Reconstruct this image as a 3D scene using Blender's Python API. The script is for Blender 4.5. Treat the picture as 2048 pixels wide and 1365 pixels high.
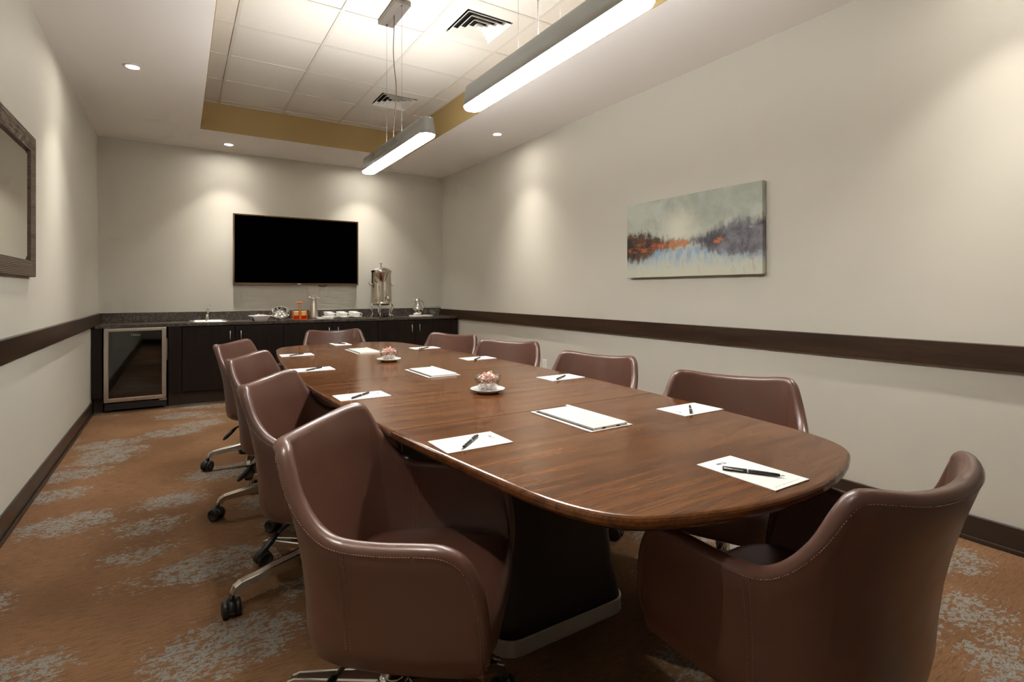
import bpy, bmesh, math, random
from mathutils import Vector, Matrix

random.seed(7)
for o in list(bpy.data.objects):
    bpy.data.objects.remove(o, do_unlink=True)
scene = bpy.context.scene
COL = scene.collection
PI = math.pi
R = math.radians

# ------------------------------------------------------------------ camera
cam_d = bpy.data.cameras.new('camera')
cam = bpy.data.objects.new('camera', cam_d)
COL.objects.link(cam)
cam_d.sensor_fit = 'HORIZONTAL'
cam_d.sensor_width = 36.0
cam_d.lens = 36.0 * 1063.0 / 2048.0
cam_d.shift_y = -(682.5 - 584.0) / 2048.0
cam_d.clip_start = 0.02
cam.location = (0, 0, 1.168)
cam.rotation_euler = (R(90), 0, R(-32.02))
scene.camera = cam

# ------------------------------------------------------------------ world, exposure
world = bpy.data.worlds.new('world')
scene.world = world
world.use_nodes = True
world.node_tree.nodes['Background'].inputs['Color'].default_value = (0.01, 0.01, 0.01, 1)
world.node_tree.nodes['Background'].inputs['Strength'].default_value = 0.0
scene.view_settings.view_transform = 'Standard'
scene.view_settings.look = 'None'
scene.view_settings.exposure = 0.55
scene.view_settings.gamma = 1.0
scene.view_settings.use_curve_mapping = False
scene.cycles.use_denoising = True
scene.cycles.use_light_tree = False
scene.cycles.use_adaptive_sampling = True
scene.cycles.adaptive_threshold = 0.10
scene.cycles.adaptive_min_samples = 12
scene.cycles.max_bounces = 7
scene.cycles.diffuse_bounces = 4
scene.cycles.glossy_bounces = 3
scene.cycles.transmission_bounces = 4
scene.cycles.transparent_max_bounces = 10
scene.cycles.sample_clamp_indirect = 6.0
scene.cycles.caustics_reflective = False
scene.cycles.caustics_refractive = False

# light levels (the lamps themselves are built further down, in their fixtures)
SPOT_W = 28.0            # each recessed ceiling downlight
CORE_W = 72.0            # the tighter core of the same beam
SPOT_COL = (1.0, 0.945, 0.86)
LENS_L = 52.0            # pendant diffuser, facing down
UP_L = 112.0              # unseen glowing ridge added atop each pendant to brighten tray and soffits
DISC_L = 225.0           # frosted lens of each downlight
LENS_COL = (1.0, 0.985, 0.955)

# ------------------------------------------------------------------ materials
def new_mat(name):
    m = bpy.data.materials.new(name)
    m.use_nodes = True
    nt = m.node_tree
    return m, nt, nt.nodes['Principled BSDF']

def setin(node, **kw):
    for k, v in kw.items():
        k = k.replace('_', ' ')
        if k in node.inputs:
            node.inputs[k].default_value = v

def rgba(c):
    return (c[0], c[1], c[2], 1.0)

def plain(name, col, rough=0.5, metal=0.0, spec=0.5, coat=0.0, bump=0.0, bscale=200.0, var=0.0, vscale=8.0):
    m, nt, b = new_mat(name)
    setin(b, Base_Color=rgba(col), Roughness=rough, Metallic=metal)
    b.inputs['Specular IOR Level'].default_value = spec
    b.inputs['Coat Weight'].default_value = coat
    b.inputs['Coat Roughness'].default_value = 0.08
    tc = nt.nodes.new('ShaderNodeTexCoord')
    nz = nt.nodes.new('ShaderNodeTexNoise')
    nz.inputs['Scale'].default_value = vscale
    nt.links.new(tc.outputs['Object'], nz.inputs['Vector'])
    mix = nt.nodes.new('ShaderNodeMix')
    mix.data_type = 'RGBA'
    mix.inputs['A'].default_value = rgba([c * (1 - var) for c in col])
    mix.inputs['B'].default_value = rgba([min(1, c * (1 + var)) for c in col])
    nt.links.new(nz.outputs['Fac'], mix.inputs['Factor'])
    if var > 0:
        nt.links.new(mix.outputs['Result'], b.inputs['Base Color'])
    if bump > 0:
        n2 = nt.nodes.new('ShaderNodeTexNoise')
        n2.inputs['Scale'].default_value = bscale
        n2.inputs['Detail'].default_value = 3
        nt.links.new(tc.outputs['Object'], n2.inputs['Vector'])
        bp = nt.nodes.new('ShaderNodeBump')
        bp.inputs['Strength'].default_value = bump
        bp.inputs['Distance'].default_value = 0.002
        nt.links.new(n2.outputs['Fac'], bp.inputs['Height'])
        nt.links.new(bp.outputs['Normal'], b.inputs['Normal'])
    return m

def emit_mat(name, col, strength):
    m, nt, b = new_mat(name)
    setin(b, Base_Color=rgba((0.8, 0.8, 0.8)), Roughness=0.4)
    b.inputs['Emission Color'].default_value = rgba(col)
    b.inputs['Emission Strength'].default_value = strength
    return m

def ramp(nt, stops):
    r = nt.nodes.new('ShaderNodeValToRGB')
    el = r.color_ramp.elements
    while len(el) < len(stops):
        el.new(0.5)
    for e, (p, c) in zip(el, stops):
        e.position = p
        e.color = rgba(c)
    return r

def mapping(nt, scale=(1, 1, 1), loc=(0, 0, 0), rot=(0, 0, 0), coord='Object'):
    tc = nt.nodes.new('ShaderNodeTexCoord')
    mp = nt.nodes.new('ShaderNodeMapping')
    mp.inputs['Scale'].default_value = scale
    mp.inputs['Location'].default_value = loc
    mp.inputs['Rotation'].default_value = rot
    nt.links.new(tc.outputs[coord], mp.inputs['Vector'])
    return mp

def noise(nt, vec, scale, detail=2.0, rough=0.5, dist=0.0):
    n = nt.nodes.new('ShaderNodeTexNoise')
    n.inputs['Scale'].default_value = scale
    n.inputs['Detail'].default_value = detail
    n.inputs['Roughness'].default_value = rough
    n.inputs['Distortion'].default_value = dist
    nt.links.new(vec, n.inputs['Vector'])
    return n

def math_node(nt, op, a, b=None, clamp=False):
    n = nt.nodes.new('ShaderNodeMath')
    n.operation = op
    n.use_clamp = clamp
    for i, v in enumerate((a, b)):
        if v is None:
            continue
        if isinstance(v, (int, float)):
            n.inputs[i].default_value = v
        else:
            nt.links.new(v, n.inputs[i])
    return n.outputs[0]

def mixcol(nt, fac, a, b, mode='MIX'):
    n = nt.nodes.new('ShaderNodeMix')
    n.data_type = 'RGBA'
    n.blend_type = mode
    for key, v in (('Factor', fac), ('A', a), ('B', b)):
        if isinstance(v, tuple):
            n.inputs[key].default_value = rgba(v)
        elif isinstance(v, (int, float)):
            n.inputs[key].default_value = v
        else:
            nt.links.new(v, n.inputs[key])
    return n.outputs['Result']

def smooth(nt, v, lo, hi):
    n = nt.nodes.new('ShaderNodeMapRange')
    n.interpolation_type = 'SMOOTHSTEP'
    n.inputs['From Min'].default_value = lo
    n.inputs['From Max'].default_value = hi
    nt.links.new(v, n.inputs['Value'])
    return n.outputs['Result']

def add_bump(nt, b, height, strength=0.3, dist=0.002):
    bp = nt.nodes.new('ShaderNodeBump')
    bp.inputs['Strength'].default_value = strength
    bp.inputs['Distance'].default_value = dist
    nt.links.new(height, bp.inputs['Height'])
    nt.links.new(bp.outputs['Normal'], b.inputs['Normal'])

def wood_mat(name, c1, c2, scale=(1.2, 16, 16), rough=0.3, coat=0.0, coat_rough=0.1, loc=(0, 0, 0), spec=0.5, c3=None):
    m, nt, b = new_mat(name)
    mp = mapping(nt, scale, loc)
    n1 = noise(nt, mp.outputs[0], 1.6, 4, 0.6, 0.3)
    mp2 = mapping(nt, (scale[0] * 4, scale[1] * 9, scale[2] * 9), loc)
    n2 = noise(nt, mp2.outputs[0], 1.5, 3, 0.6)
    fac = smooth(nt, n1.outputs['Fac'], 0.28, 0.74)
    col = mixcol(nt, fac, c1, c2)
    if c3:
        mp3 = mapping(nt, (scale[0] * .8, scale[0] * 1.6, 1), loc)
        n3 = noise(nt, mp3.outputs[0], 1.3, 2, 0.5)
        col = mixcol(nt, math_node(nt, 'MULTIPLY', smooth(nt, n3.outputs['Fac'], 0.4, 0.7), 0.5), col, c3)
    col = mixcol(nt, math_node(nt, 'MULTIPLY', smooth(nt, n2.outputs['Fac'], 0.44, 0.72), 0.42), col, tuple(x * 0.45 for x in c1))
    nt.links.new(col, b.inputs['Base Color'])
    setin(b, Roughness=rough)
    b.inputs['Specular IOR Level'].default_value = spec
    b.inputs['Coat Weight'].default_value = coat
    b.inputs['Coat Roughness'].default_value = coat_rough
    return m

M = {}
def wallpaper(name, col):
    m, nt, b = new_mat(name)
    mp = mapping(nt, (1, 1, 1))
    n1 = noise(nt, mp.outputs[0], 1.2, 2)
    nt.links.new(mixcol(nt, n1.outputs['Fac'], tuple(c * 0.96 for c in col), tuple(c * 1.04 for c in col)), b.inputs['Base Color'])
    setin(b, Roughness=0.62)
    b.inputs['Specular IOR Level'].default_value = 0.3
    return m
M['wall'] = wallpaper('wall_vinyl', (0.585, 0.56, 0.485))
M['ceiling'] = plain('ceiling_paint', (0.93, 0.90, 0.87), 0.8, spec=0.2, var=0.01, vscale=1.0)
M['gold'] = plain('tray_paint', (0.42, 0.30, 0.125), 0.6, spec=0.3, var=0.05, vscale=2)
M['tile'] = plain('ceiling_tile', (0.70, 0.66, 0.60), 0.9, spec=0.1, var=0.04, vscale=60)
M['grid'] = plain('grid_metal', (0.62, 0.585, 0.52), 0.5, spec=0.3)
M['vent'] = plain('vent_white', (0.68, 0.645, 0.585), 0.5)
M['dark'] = plain('void_black', (0.012, 0.011, 0.010), 0.8, spec=0.1)
M['trimwood'] = wood_mat('dark_trim_wood', (0.030, 0.016, 0.009), (0.062, 0.033, 0.017), (10, 1.0, 14), 0.32, spec=0.45)
M['base'] = plain('baseboard_dark', (0.035, 0.021, 0.014), 0.35, var=0.15)
M['cab'] = wood_mat('cabinet_wood', (0.009, 0.005, 0.0035), (0.016, 0.009, 0.006), (12, 12, 1.0), 0.4, spec=0.25)
M['steel'] = plain('brushed_steel', (0.62, 0.57, 0.51), 0.32, 1.0, bump=0.05, bscale=300)
M['urn'] = plain('polished_urn_steel', (0.74, 0.69, 0.61), 0.13, 1.0)
M['chrome'] = plain('chrome', (0.80, 0.78, 0.75), 0.10, 1.0)
M['alu'] = plain('polished_aluminium', (0.68, 0.65, 0.61), 0.18, 1.0)
M['handle'] = plain('satin_handle', (0.75, 0.73, 0.70), 0.25, 1.0)
M['black'] = plain('black_plastic', (0.016, 0.015, 0.015), 0.38)
M['lamp_body'] = plain('lamp_grey', (0.30, 0.32, 0.32), 0.35, 0.6)
M['canopy'] = plain('canopy_bronze', (0.17, 0.145, 0.125), 0.45, 0.4)
M['cable'] = plain('cable_brown', (0.06, 0.03, 0.02), 0.6)
M['wire'] = plain('steel_wire', (0.05, 0.045, 0.04), 0.6, 0.0)
M['lens'] = emit_mat('pendant_diffuser', LENS_COL, LENS_L)
M['added_glow'] = emit_mat('added_upward_glow', LENS_COL, UP_L)  # emission of the added ridge, throws extra light upward
M['dlens'] = emit_mat('downlight_lens', SPOT_COL, DISC_L)
M['paper'] = plain('paper', (0.86, 0.85, 0.82), 0.75, spec=0.2)
M['ink'] = plain('ink_grey', (0.16, 0.17, 0.19), 0.7)
M['inkpale'] = plain('ink_pale', (0.55, 0.55, 0.54), 0.7)
M['pen'] = plain('pen_charcoal', (0.030, 0.028, 0.027), 0.28, 0.3)
M['china'] = plain('white_china', (0.86, 0.84, 0.80), 0.18, coat=0.4)
M['linen'] = plain('white_linen', (0.85, 0.82, 0.76), 0.9, spec=0.1, bump=0.3, bscale=150)
M['outlet'] = plain('outlet_plastic', (0.80, 0.77, 0.70), 0.4)
M['screen'] = plain('tv_glass_black', (0.0004, 0.0004, 0.0004), 0.6, spec=0.0)
M['tvframe'] = plain('tv_bezel', (0.15, 0.095, 0.042), 0.22, 0.6)
M['hatch'] = plain('hatch_aluminium', (0.80, 0.79, 0.75), 0.42, 0.35)
M['pedestal'] = plain('pedestal_laminate', (0.020, 0.013, 0.010), 0.42, spec=0.4, var=0.1)
M['plinth'] = plain('plinth_steel', (0.62, 0.57, 0.50), 0.40, 0.45)
M['seatfab'] = None

def leather(name, col):
    m, nt, b = new_mat(name)
    mp = mapping(nt, (1, 1, 1))
    n1 = noise(nt, mp.outputs[0], 5, 3)
    nt.links.new(mixcol(nt, n1.outputs['Fac'], tuple(c * 0.8 for c in col), tuple(c * 1.25 for c in col)), b.inputs['Base Color'])
    n2 = noise(nt, mp.outputs[0], 330, 0)
    n3 = noise(nt, mp.outputs[0], 14, 1)
    rr = nt.nodes.new('ShaderNodeMapRange')
    rr.inputs['To Min'].default_value = 0.33
    rr.inputs['To Max'].default_value = 0.46
    nt.links.new(n3.outputs['Fac'], rr.inputs['Value'])
    nt.links.new(rr.outputs['Result'], b.inputs['Roughness'])
    b.inputs['Specular IOR Level'].default_value = 0.55
    b.inputs['Coat Weight'].default_value = 0.5
    b.inputs['Coat Roughness'].default_value = 0.27
    add_bump(nt, b, n2.outputs['Fac'], 0.14, 0.0008)
    return m
M['leather'] = leather('brown_leather', (0.100, 0.041, 0.026))
M['thread'] = plain('stitch_thread', (0.26, 0.14, 0.095), 0.7)

M['table'] = wood_mat('mahogany_veneer', (0.070, 0.022, 0.006), (0.190, 0.071, 0.020), (1.0, 15, 15), 0.18, coat=0.0, coat_rough=0.10, c3=(0.110, 0.037, 0.010), spec=0.38)

def carpet_mat():
    m, nt, b = new_mat('carpet')
    mp = mapping(nt, (1, 1, 1))
    v = mp.outputs[0]
    # rust pile with rows
    n1 = noise(nt, v, 1.7, 1)
    mpr = mapping(nt, (18, 120, 1))
    n2 = noise(nt, mpr.outputs[0], 1.0, 3, 0.6)
    n3 = noise(nt, v, 330, 1, 0.7)
    base = mixcol(nt, smooth(nt, n1.outputs['Fac'], 0.3, 0.7), (0.205, 0.108, 0.053), (0.295, 0.158, 0.080))
    base = mixcol(nt, math_node(nt, 'MULTIPLY', smooth(nt, n2.outputs['Fac'], 0.45, 0.7), 0.55), base, (0.105, 0.060, 0.033))
    # blue grey motif: oval clumps of short broken streaks
    mpw = mapping(nt, (1.9, 2.8, 1), (0.35, 0.1, 0))
    vor = nt.nodes.new('ShaderNodeTexVoronoi')
    vor.inputs['Scale'].default_value = 1.0
    vor.inputs['Randomness'].default_value = 0.8
    nt.links.new(mpw.outputs[0], vor.inputs['Vector'])
    clump = smooth(nt, vor.outputs['Distance'], 0.66, 0.30)
    mps = mapping(nt, (34, 66, 1), (0, 0, 0), (0, 0, 0.30))
    n4 = noise(nt, mps.outputs[0], 1.0, 3, 0.6, 0.5)
    n5 = noise(nt, v, 13, 3, 0.6)
    brk = math_node(nt, 'ADD', math_node(nt, 'MULTIPLY', n4.outputs['Fac'], 0.72), math_node(nt, 'MULTIPLY', n5.outputs['Fac'], 0.40))
    mask = smooth(nt, math_node(nt, 'ADD', brk, math_node(nt, 'MULTIPLY', clump, 0.235)), 0.725, 0.785)
    mask = math_node(nt, 'MULTIPLY', mask, smooth(nt, n3.outputs['Fac'], 0.30, 0.50))
    n6 = noise(nt, v, 75, 2, 0.6)
    mask = math_node(nt, 'MULTIPLY', mask, smooth(nt, n6.outputs['Fac'], 0.36, 0.50))
    grey = mixcol(nt, n5.outputs['Fac'], (0.22, 0.265, 0.26), (0.36, 0.385, 0.36))
    col = mixcol(nt, math_node(nt, 'MULTIPLY', mask, 0.85), base, grey)
    col = mixcol(nt, math_node(nt, 'MULTIPLY', smooth(nt, n3.outputs['Fac'], 0.62, 0.35), 0.45), col, (0.10, 0.056, 0.032))
    nt.links.new(col, b.inputs['Base Color'])
    setin(b, Roughness=0.95)
    b.inputs['Specular IOR Level'].default_value = 0.1
    add_bump(nt, b, n3.outputs['Fac'], 0.7, 0.006)
    return m
M['carpet'] = carpet_mat()

def granite_mat():
    m, nt, b = new_mat('granite')
    mp = mapping(nt, (1, 1, 1))
    n1 = noise(nt, mp.outputs[0], 42, 5, 0.7, 1.2)
    n2 = noise(nt, mp.outputs[0], 160, 2)
    r = ramp(nt, [(0.30, (0.025, 0.020, 0.017)), (0.5, (0.075, 0.060, 0.050)), (0.62, (0.17, 0.145, 0.12)), (0.75, (0.30, 0.27, 0.235))])
    nt.links.new(n1.outputs['Fac'], r.inputs[0])
    nt.links.new(mixcol(nt, math_node(nt, 'MULTIPLY', n2.outputs['Fac'], 0.4), r.outputs[0], (0.09, 0.075, 0.06)), b.inputs['Base Color'])
    setin(b, Roughness=0.22)
    return m
M['granite'] = granite_mat()

def glass_mat(name, tint=(0.95, 0.97, 0.96), refl=0.06):
    m = bpy.data.materials.new(name)
    m.use_nodes = True
    nt = m.node_tree
    for n in list(nt.nodes):
        nt.nodes.remove(n)
    out = nt.nodes.new('ShaderNodeOutputMaterial')
    tr = nt.nodes.new('ShaderNodeBsdfTransparent')
    tr.inputs['Color'].default_value = rgba(tint)
    gl = nt.nodes.new('ShaderNodeBsdfGlossy')
    gl.inputs['Roughness'].default_value = 0.03
    lw = nt.nodes.new('ShaderNodeLayerWeight')
    lw.inputs['Blend'].default_value = 0.25
    fac = math_node(nt, 'ADD', math_node(nt, 'MULTIPLY', lw.outputs['Facing'], 0.55), refl, True)
    mx = nt.nodes.new('ShaderNodeMixShader')
    nt.links.new(fac, mx.inputs[0])
    nt.links.new(tr.outputs[0], mx.inputs[1])
    nt.links.new(gl.outputs[0], mx.inputs[2])
    nt.links.new(mx.outputs[0], out.inputs['Surface'])
    return m
M['glass'] = glass_mat('clear_glass', (0.93, 0.95, 0.94), 0.12)
M['fridgeglass'] = glass_mat('smoked_glass', (0.26, 0.27, 0.25), 0.10)
M['amber'] = glass_mat('amber_acrylic', (0.98, 0.34, 0.07), 0.05)
M['amber_solid'] = plain('amber_acrylic_solid', (0.78, 0.20, 0.02), 0.2, coat=0.5)
M['mirror'] = plain('mirror_silver', (0.80, 0.80, 0.74), 0.015, 1.0)

def stripe_mat():
    m, nt, b = new_mat('peppermint')
    mp = mapping(nt, (1, 1, 1))
    w = nt.nodes.new('ShaderNodeTexWave')
    w.inputs['Scale'].default_value = 70
    w.inputs['Distortion'].default_value = 2.0
    nt.links.new(mp.outputs[0], w.inputs['Vector'])
    nt.links.new(mixcol(nt, smooth(nt, w.outputs['Fac'], 0.5, 0.7), (0.88, 0.70, 0.62), (0.74, 0.22, 0.14)), b.inputs['Base Color'])
    setin(b, Roughness=0.25)
    return m
M['mint'] = stripe_mat()
M['cello'] = plain('cellophane', (0.90, 0.84, 0.80), 0.2)

def ribbed_frame():
    m, nt, b = new_mat('ribbed_wood')
    mp = mapping(nt, (1, 1, 1))
    w = nt.nodes.new('ShaderNodeTexWave')
    w.bands_direction = 'Z'
    w.inputs['Scale'].default_value = 38
    w.inputs['Distortion'].default_value = 0.3
    nt.links.new(mp.outputs[0], w.inputs['Vector'])
    nt.links.new(mixcol(nt, w.outputs['Fac'], (0.040, 0.026, 0.016), (0.150, 0.100, 0.062)), b.inputs['Base Color'])
    setin(b, Roughness=0.4)
    add_bump(nt, b, w.outputs['Fac'], 0.6, 0.003)
    return m
M['ribbed'] = ribbed_frame()

def painting_mat():
    m, nt, b = new_mat('abstract_canvas')
    tc = nt.nodes.new('ShaderNodeTexCoord')
    sx = nt.nodes.new('ShaderNodeSeparateXYZ')
    nt.links.new(tc.outputs['Object'], sx.inputs[0])
    # u: 0 at the far (left) edge, 1 at the near (right) edge; v: 0 bottom, 1 top
    u = math_node(nt, 'ADD', math_node(nt, 'MULTIPLY', sx.outputs['Y'], -1 / 1.2), 0.5)
    v = math_node(nt, 'ADD', math_node(nt, 'MULTIPLY', sx.outputs['Z'], 1 / 0.595), 0.5)
    P = tc.outputs['Object']
    big = noise(nt, P, 3.2, 4, 0.6, 0.6).outputs['Fac']
    mid = noise(nt, P, 9, 5, 0.65, 0.4).outputs['Fac']
    fine = noise(nt, P, 26, 4, 0.7, 0.5).outputs['Fac']
    wob = math_node(nt, 'SUBTRACT', fine, 0.5)
    u = math_node(nt, 'ADD', u, math_node(nt, 'MULTIPLY', wob, 0.10))
    v = math_node(nt, 'ADD', v, math_node(nt, 'MULTIPLY', wob, 0.13))
    mpv = mapping(nt, (1, 9, 3.0))
    vert = noise(nt, mpv.outputs[0], 2.2, 5, 0.65).outputs['Fac']
    mph = mapping(nt, (1, 4, 30))
    horz = noise(nt, mph.outputs[0], 1.6, 4, 0.6).outputs['Fac']
    # sky and water
    sky = mixcol(nt, smooth(nt, big, 0.35, 0.65), (0.33, 0.36, 0.30), (0.50, 0.53, 0.46))
    sky = mixcol(nt, math_node(nt, 'MULTIPLY', smooth(nt, mid, 0.5, 0.75), 0.5), sky, (0.30, 0.40, 0.43))
    glow = math_node(nt, 'MULTIPLY', smooth(nt, math_node(nt, 'ABSOLUTE', math_node(nt, 'SUBTRACT', u, 0.44)), 0.22, 0.0),
                     smooth(nt, math_node(nt, 'ABSOLUTE', math_node(nt, 'SUBTRACT', v, 0.58)), 0.36, 0.05))
    sky = mixcol(nt, glow, sky, (0.66, 0.66, 0.54))
    blue = mixcol(nt, smooth(nt, vert, 0.35, 0.7), (0.25, 0.37, 0.50), (0.55, 0.60, 0.55))
    water = mixcol(nt, smooth(nt, v, 0.30, 0.06), blue, (0.56, 0.57, 0.46))
    water = mixcol(nt, math_node(nt, 'MULTIPLY', smooth(nt, vert, 0.55, 0.75), 0.5), water, (0.30, 0.24, 0.15))
    hz = math_node(nt, 'ADD', v, math_node(nt, 'MULTIPLY', math_node(nt, 'SUBTRACT', vert, 0.5), 0.25))
    col = mixcol(nt, smooth(nt, hz, 0.30, 0.36), water, sky)
    # dark shore band, thick at both sides, thin in the middle
    side = math_node(nt, 'ABSOLUTE', math_node(nt, 'SUBTRACT', u, 0.47))
    half = math_node(nt, 'ADD', math_node(nt, 'MULTIPLY', smooth(nt, side, 0.02, 0.40), 0.17), 0.02)
    dv = math_node(nt, 'ABSOLUTE', math_node(nt, 'SUBTRACT', math_node(nt, 'ADD', v, math_node(nt, 'MULTIPLY', math_node(nt, 'SUBTRACT', vert, 0.5), 0.30)), 0.41))
    band = smooth(nt, math_node(nt, 'SUBTRACT', dv, half), 0.06, -0.05)
    leftc = mixcol(nt, smooth(nt, mid, 0.35, 0.65), (0.012, 0.011, 0.012), (0.14, 0.070, 0.032))
    rightc = mixcol(nt, smooth(nt, mid, 0.35, 0.65), (0.050, 0.046, 0.055), (0.20, 0.19, 0.215))
    shore = mixcol(nt, smooth(nt, u, 0.40, 0.58), leftc, rightc)
    strip = math_node(nt, 'MULTIPLY', smooth(nt, math_node(nt, 'ABSOLUTE', math_node(nt, 'SUBTRACT', math_node(nt, 'ADD', v, math_node(nt, 'MULTIPLY', horz, 0.06)), 0.43)), 0.075, 0.03),
                      math_node(nt, 'MULTIPLY', smooth(nt, horz, 0.42, 0.58), smooth(nt, u, 0.60, 0.45)))
    shore = mixcol(nt, math_node(nt, 'MULTIPLY', strip, smooth(nt, mid, 0.38, 0.55)), shore, (0.50, 0.10, 0.020))
    dab = math_node(nt, 'MULTIPLY', smooth(nt, math_node(nt, 'ABSOLUTE', math_node(nt, 'SUBTRACT', u, 0.725)), 0.035, 0.015),
                    smooth(nt, math_node(nt, 'ABSOLUTE', math_node(nt, 'SUBTRACT', v, 0.40)), 0.03, 0.012))
    shore = mixcol(nt, dab, shore, (0.55, 0.13, 0.05))
    flick = math_node(nt, 'MULTIPLY', smooth(nt, horz, 0.66, 0.72), smooth(nt, v, 0.42, 0.50))
    shore = mixcol(nt, math_node(nt, 'MULTIPLY', flick, 0.8), shore, (0.60, 0.50, 0.40))
    col = mixcol(nt, band, col, shore)
    arch = math_node(nt, 'MULTIPLY', smooth(nt, math_node(nt, 'ABSOLUTE', math_node(nt, 'SUBTRACT', u, 0.44)), 0.095, 0.06),
                     smooth(nt, math_node(nt, 'ABSOLUTE', math_node(nt, 'SUBTRACT', v, 0.41)), 0.055, 0.03))
    col = mixcol(nt, math_node(nt, 'MULTIPLY', arch, 0.8), col, (0.52, 0.20, 0.07))
    nt.links.new(col, b.inputs['Base Color'])
    setin(b, Roughness=0.5)
    add_bump(nt, b, mid, 0.35, 0.003)
    return m
M['painting'] = painting_mat()
PACKET = [plain('packet_%d' % i, c, 0.6) for i, c in enumerate([(0.85, 0.83, 0.78), (0.85, 0.42, 0.46), (0.88, 0.72, 0.25), (0.45, 0.58, 0.80)])]

# ------------------------------------------------------------------ geometry helpers
class MB:
    """collects shapes into one mesh"""
    def __init__(self):
        self.v, self.f, self.mi, self.sm = [], [], [], []
        self.cur = 0
    def add(self, vs, fs, smooth=False):
        o = len(self.v)
        self.v += [tuple(p) for p in vs]
        for q in fs:
            self.f.append([i + o for i in q])
            self.mi.append(self.cur)
            self.sm.append(smooth)
        return self
    def box(self, x0, x1, y0, y1, z0, z1):
        vs = [(x, y, z) for z in (z0, z1) for y in (y0, y1) for x in (x0, x1)]
        return self.add(vs, [(0, 2, 3, 1), (4, 5, 7, 6), (0, 1, 5, 4), (2, 6, 7, 3), (0, 4, 6, 2), (1, 3, 7, 5)])
    def bbox(self, x0, x1, y0, y1, z0, z1, b=0.004, seg=2):
        bm = bmesh.new()
        r = bmesh.ops.create_cube(bm, size=1.0)
        bmesh.ops.scale(bm, vec=(x1 - x0, y1 - y0, z1 - z0), verts=bm.verts)
        bmesh.ops.translate(bm, vec=((x0 + x1) / 2, (y0 + y1) / 2, (z0 + z1) / 2), verts=bm.verts)
        bmesh.ops.bevel(bm, geom=list(bm.edges), offset=b, segments=seg, profile=0.5, affect='EDGES')
        bm.verts.index_update()
        self.add([v.co[:] for v in bm.verts], [[v.index for v in f.verts] for f in bm.faces], False)
        bm.free()
        return self
    def lathe(self, prof, n=24, c=(0, 0, 0), smooth=True, cap=True):
        """prof: (r, z) from bottom to top, around the z axis"""
        vs, fs = [], []
        for r, z in prof:
            for i in range(n):
                a = 2 * PI * i / n
                vs.append((c[0] + r * math.cos(a), c[1] + r * math.sin(a), c[2] + z))
        for k in range(len(prof) - 1):
            for i in range(n):
                j = (i + 1) % n
                fs.append((k * n + i, k * n + j, (k + 1) * n + j, (k + 1) * n + i))
        if cap:
            fs.append(tuple(range(n))[::-1])
            fs.append(tuple((len(prof) - 1) * n + i for i in range(n)))
        return self.add(vs, fs, smooth)
    def tube(self, pts, r, n=8, smooth=True, cap=True):
        pts = [Vector(p) for p in pts]
        rs = r if isinstance(r, (list, tuple)) else [r] * len(pts)
        vs, fs = [], []
        up = Vector((0, 0, 1))
        prev = None
        for k, p in enumerate(pts):
            t = (pts[min(k + 1, len(pts) - 1)] - pts[max(k - 1, 0)]).normalized()
            if prev is None:
                ref = up if abs(t.z) < 0.95 else Vector((1, 0, 0))
                a = t.cross(ref).normalized()
            else:
                a = (prev - t * prev.dot(t))
                a = a.normalized() if a.length > 1e-6 else t.orthogonal().normalized()
            prev = a
            b = t.cross(a).normalized()
            for i in range(n):
                w = 2 * PI * i / n
                vs.append(p + (a * math.cos(w) + b * math.sin(w)) * rs[k])
        for k in range(len(pts) - 1):
            for i in range(n):
                j = (i + 1) % n
                fs.append((k * n + i, k * n + j, (k + 1) * n + j, (k + 1) * n + i))
        if cap:
            fs.append(tuple(range(n))[::-1])
            fs.append(tuple((len(pts) - 1) * n + i for i in range(n)))
        return self.add(vs, fs, smooth)
    def loops(self, loops, smooth=False, cap0=True, cap1=True):
        n = len(loops[0])
        vs = [p for l in loops for p in l]
        fs = []
        for k in range(len(loops) - 1):
            for i in range(n):
                j = (i + 1) % n
                fs.append((k * n + i, k * n + j, (k + 1) * n + j, (k + 1) * n + i))
        if cap0:
            fs.append(tuple(range(n))[::-1])
        if cap1:
            fs.append(tuple((len(loops) - 1) * n + i for i in range(n)))
        return self.add(vs, fs, smooth)
    def xform(self, mat, start=0):
        for i in range(start, len(self.v)):
            self.v[i] = tuple(mat @ Vector(self.v[i]))
        return self
    def mesh(self, name, mats):
        me = bpy.data.meshes.new(name)
        me.from_pydata(self.v, [], self.f)
        for m in (mats if isinstance(mats, (list, tuple)) else [mats]):
            me.materials.append(m)
        for p, mi, sm in zip(me.polygons, self.mi, self.sm):
            p.material_index = mi
            p.use_smooth = sm
        bm = bmesh.new()
        bm.from_mesh(me)
        bmesh.ops.recalc_face_normals(bm, faces=bm.faces)
        bm.to_mesh(me)
        bm.free()
        me.update()
        return me
    def build(self, name, mats, parent=None, loc=None):
        o = bpy.data.objects.new(name, self.mesh(name, mats))
        COL.objects.link(o)
        if loc is not None:
            o.location = loc
        if parent is not None:
            o.parent = parent
        return o

def tag(o, label=None, cat=None, group=None, kind=None):
    if label:
        o['label'] = label
    if cat:
        o['category'] = cat
    if group:
        o['group'] = group
    if kind:
        o['kind'] = kind
    return o

def empty(name, loc=(0, 0, 0), rz=0.0):
    o = bpy.data.objects.new(name, None)
    o.empty_display_size = 0.1
    COL.objects.link(o)
    o.location = loc
    o.rotation_euler = (0, 0, rz)
    return o

def thing(name, label, cat, loc=(0, 0, 0), rz=0.0, group=None):
    return tag(empty(name, loc, rz), label, cat, group)

def dup(o, parent=None):
    c = o.copy()
    COL.objects.link(c)
    c.parent = parent
    for ch in list(o.children):
        dup(ch, c)
    return c

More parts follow.
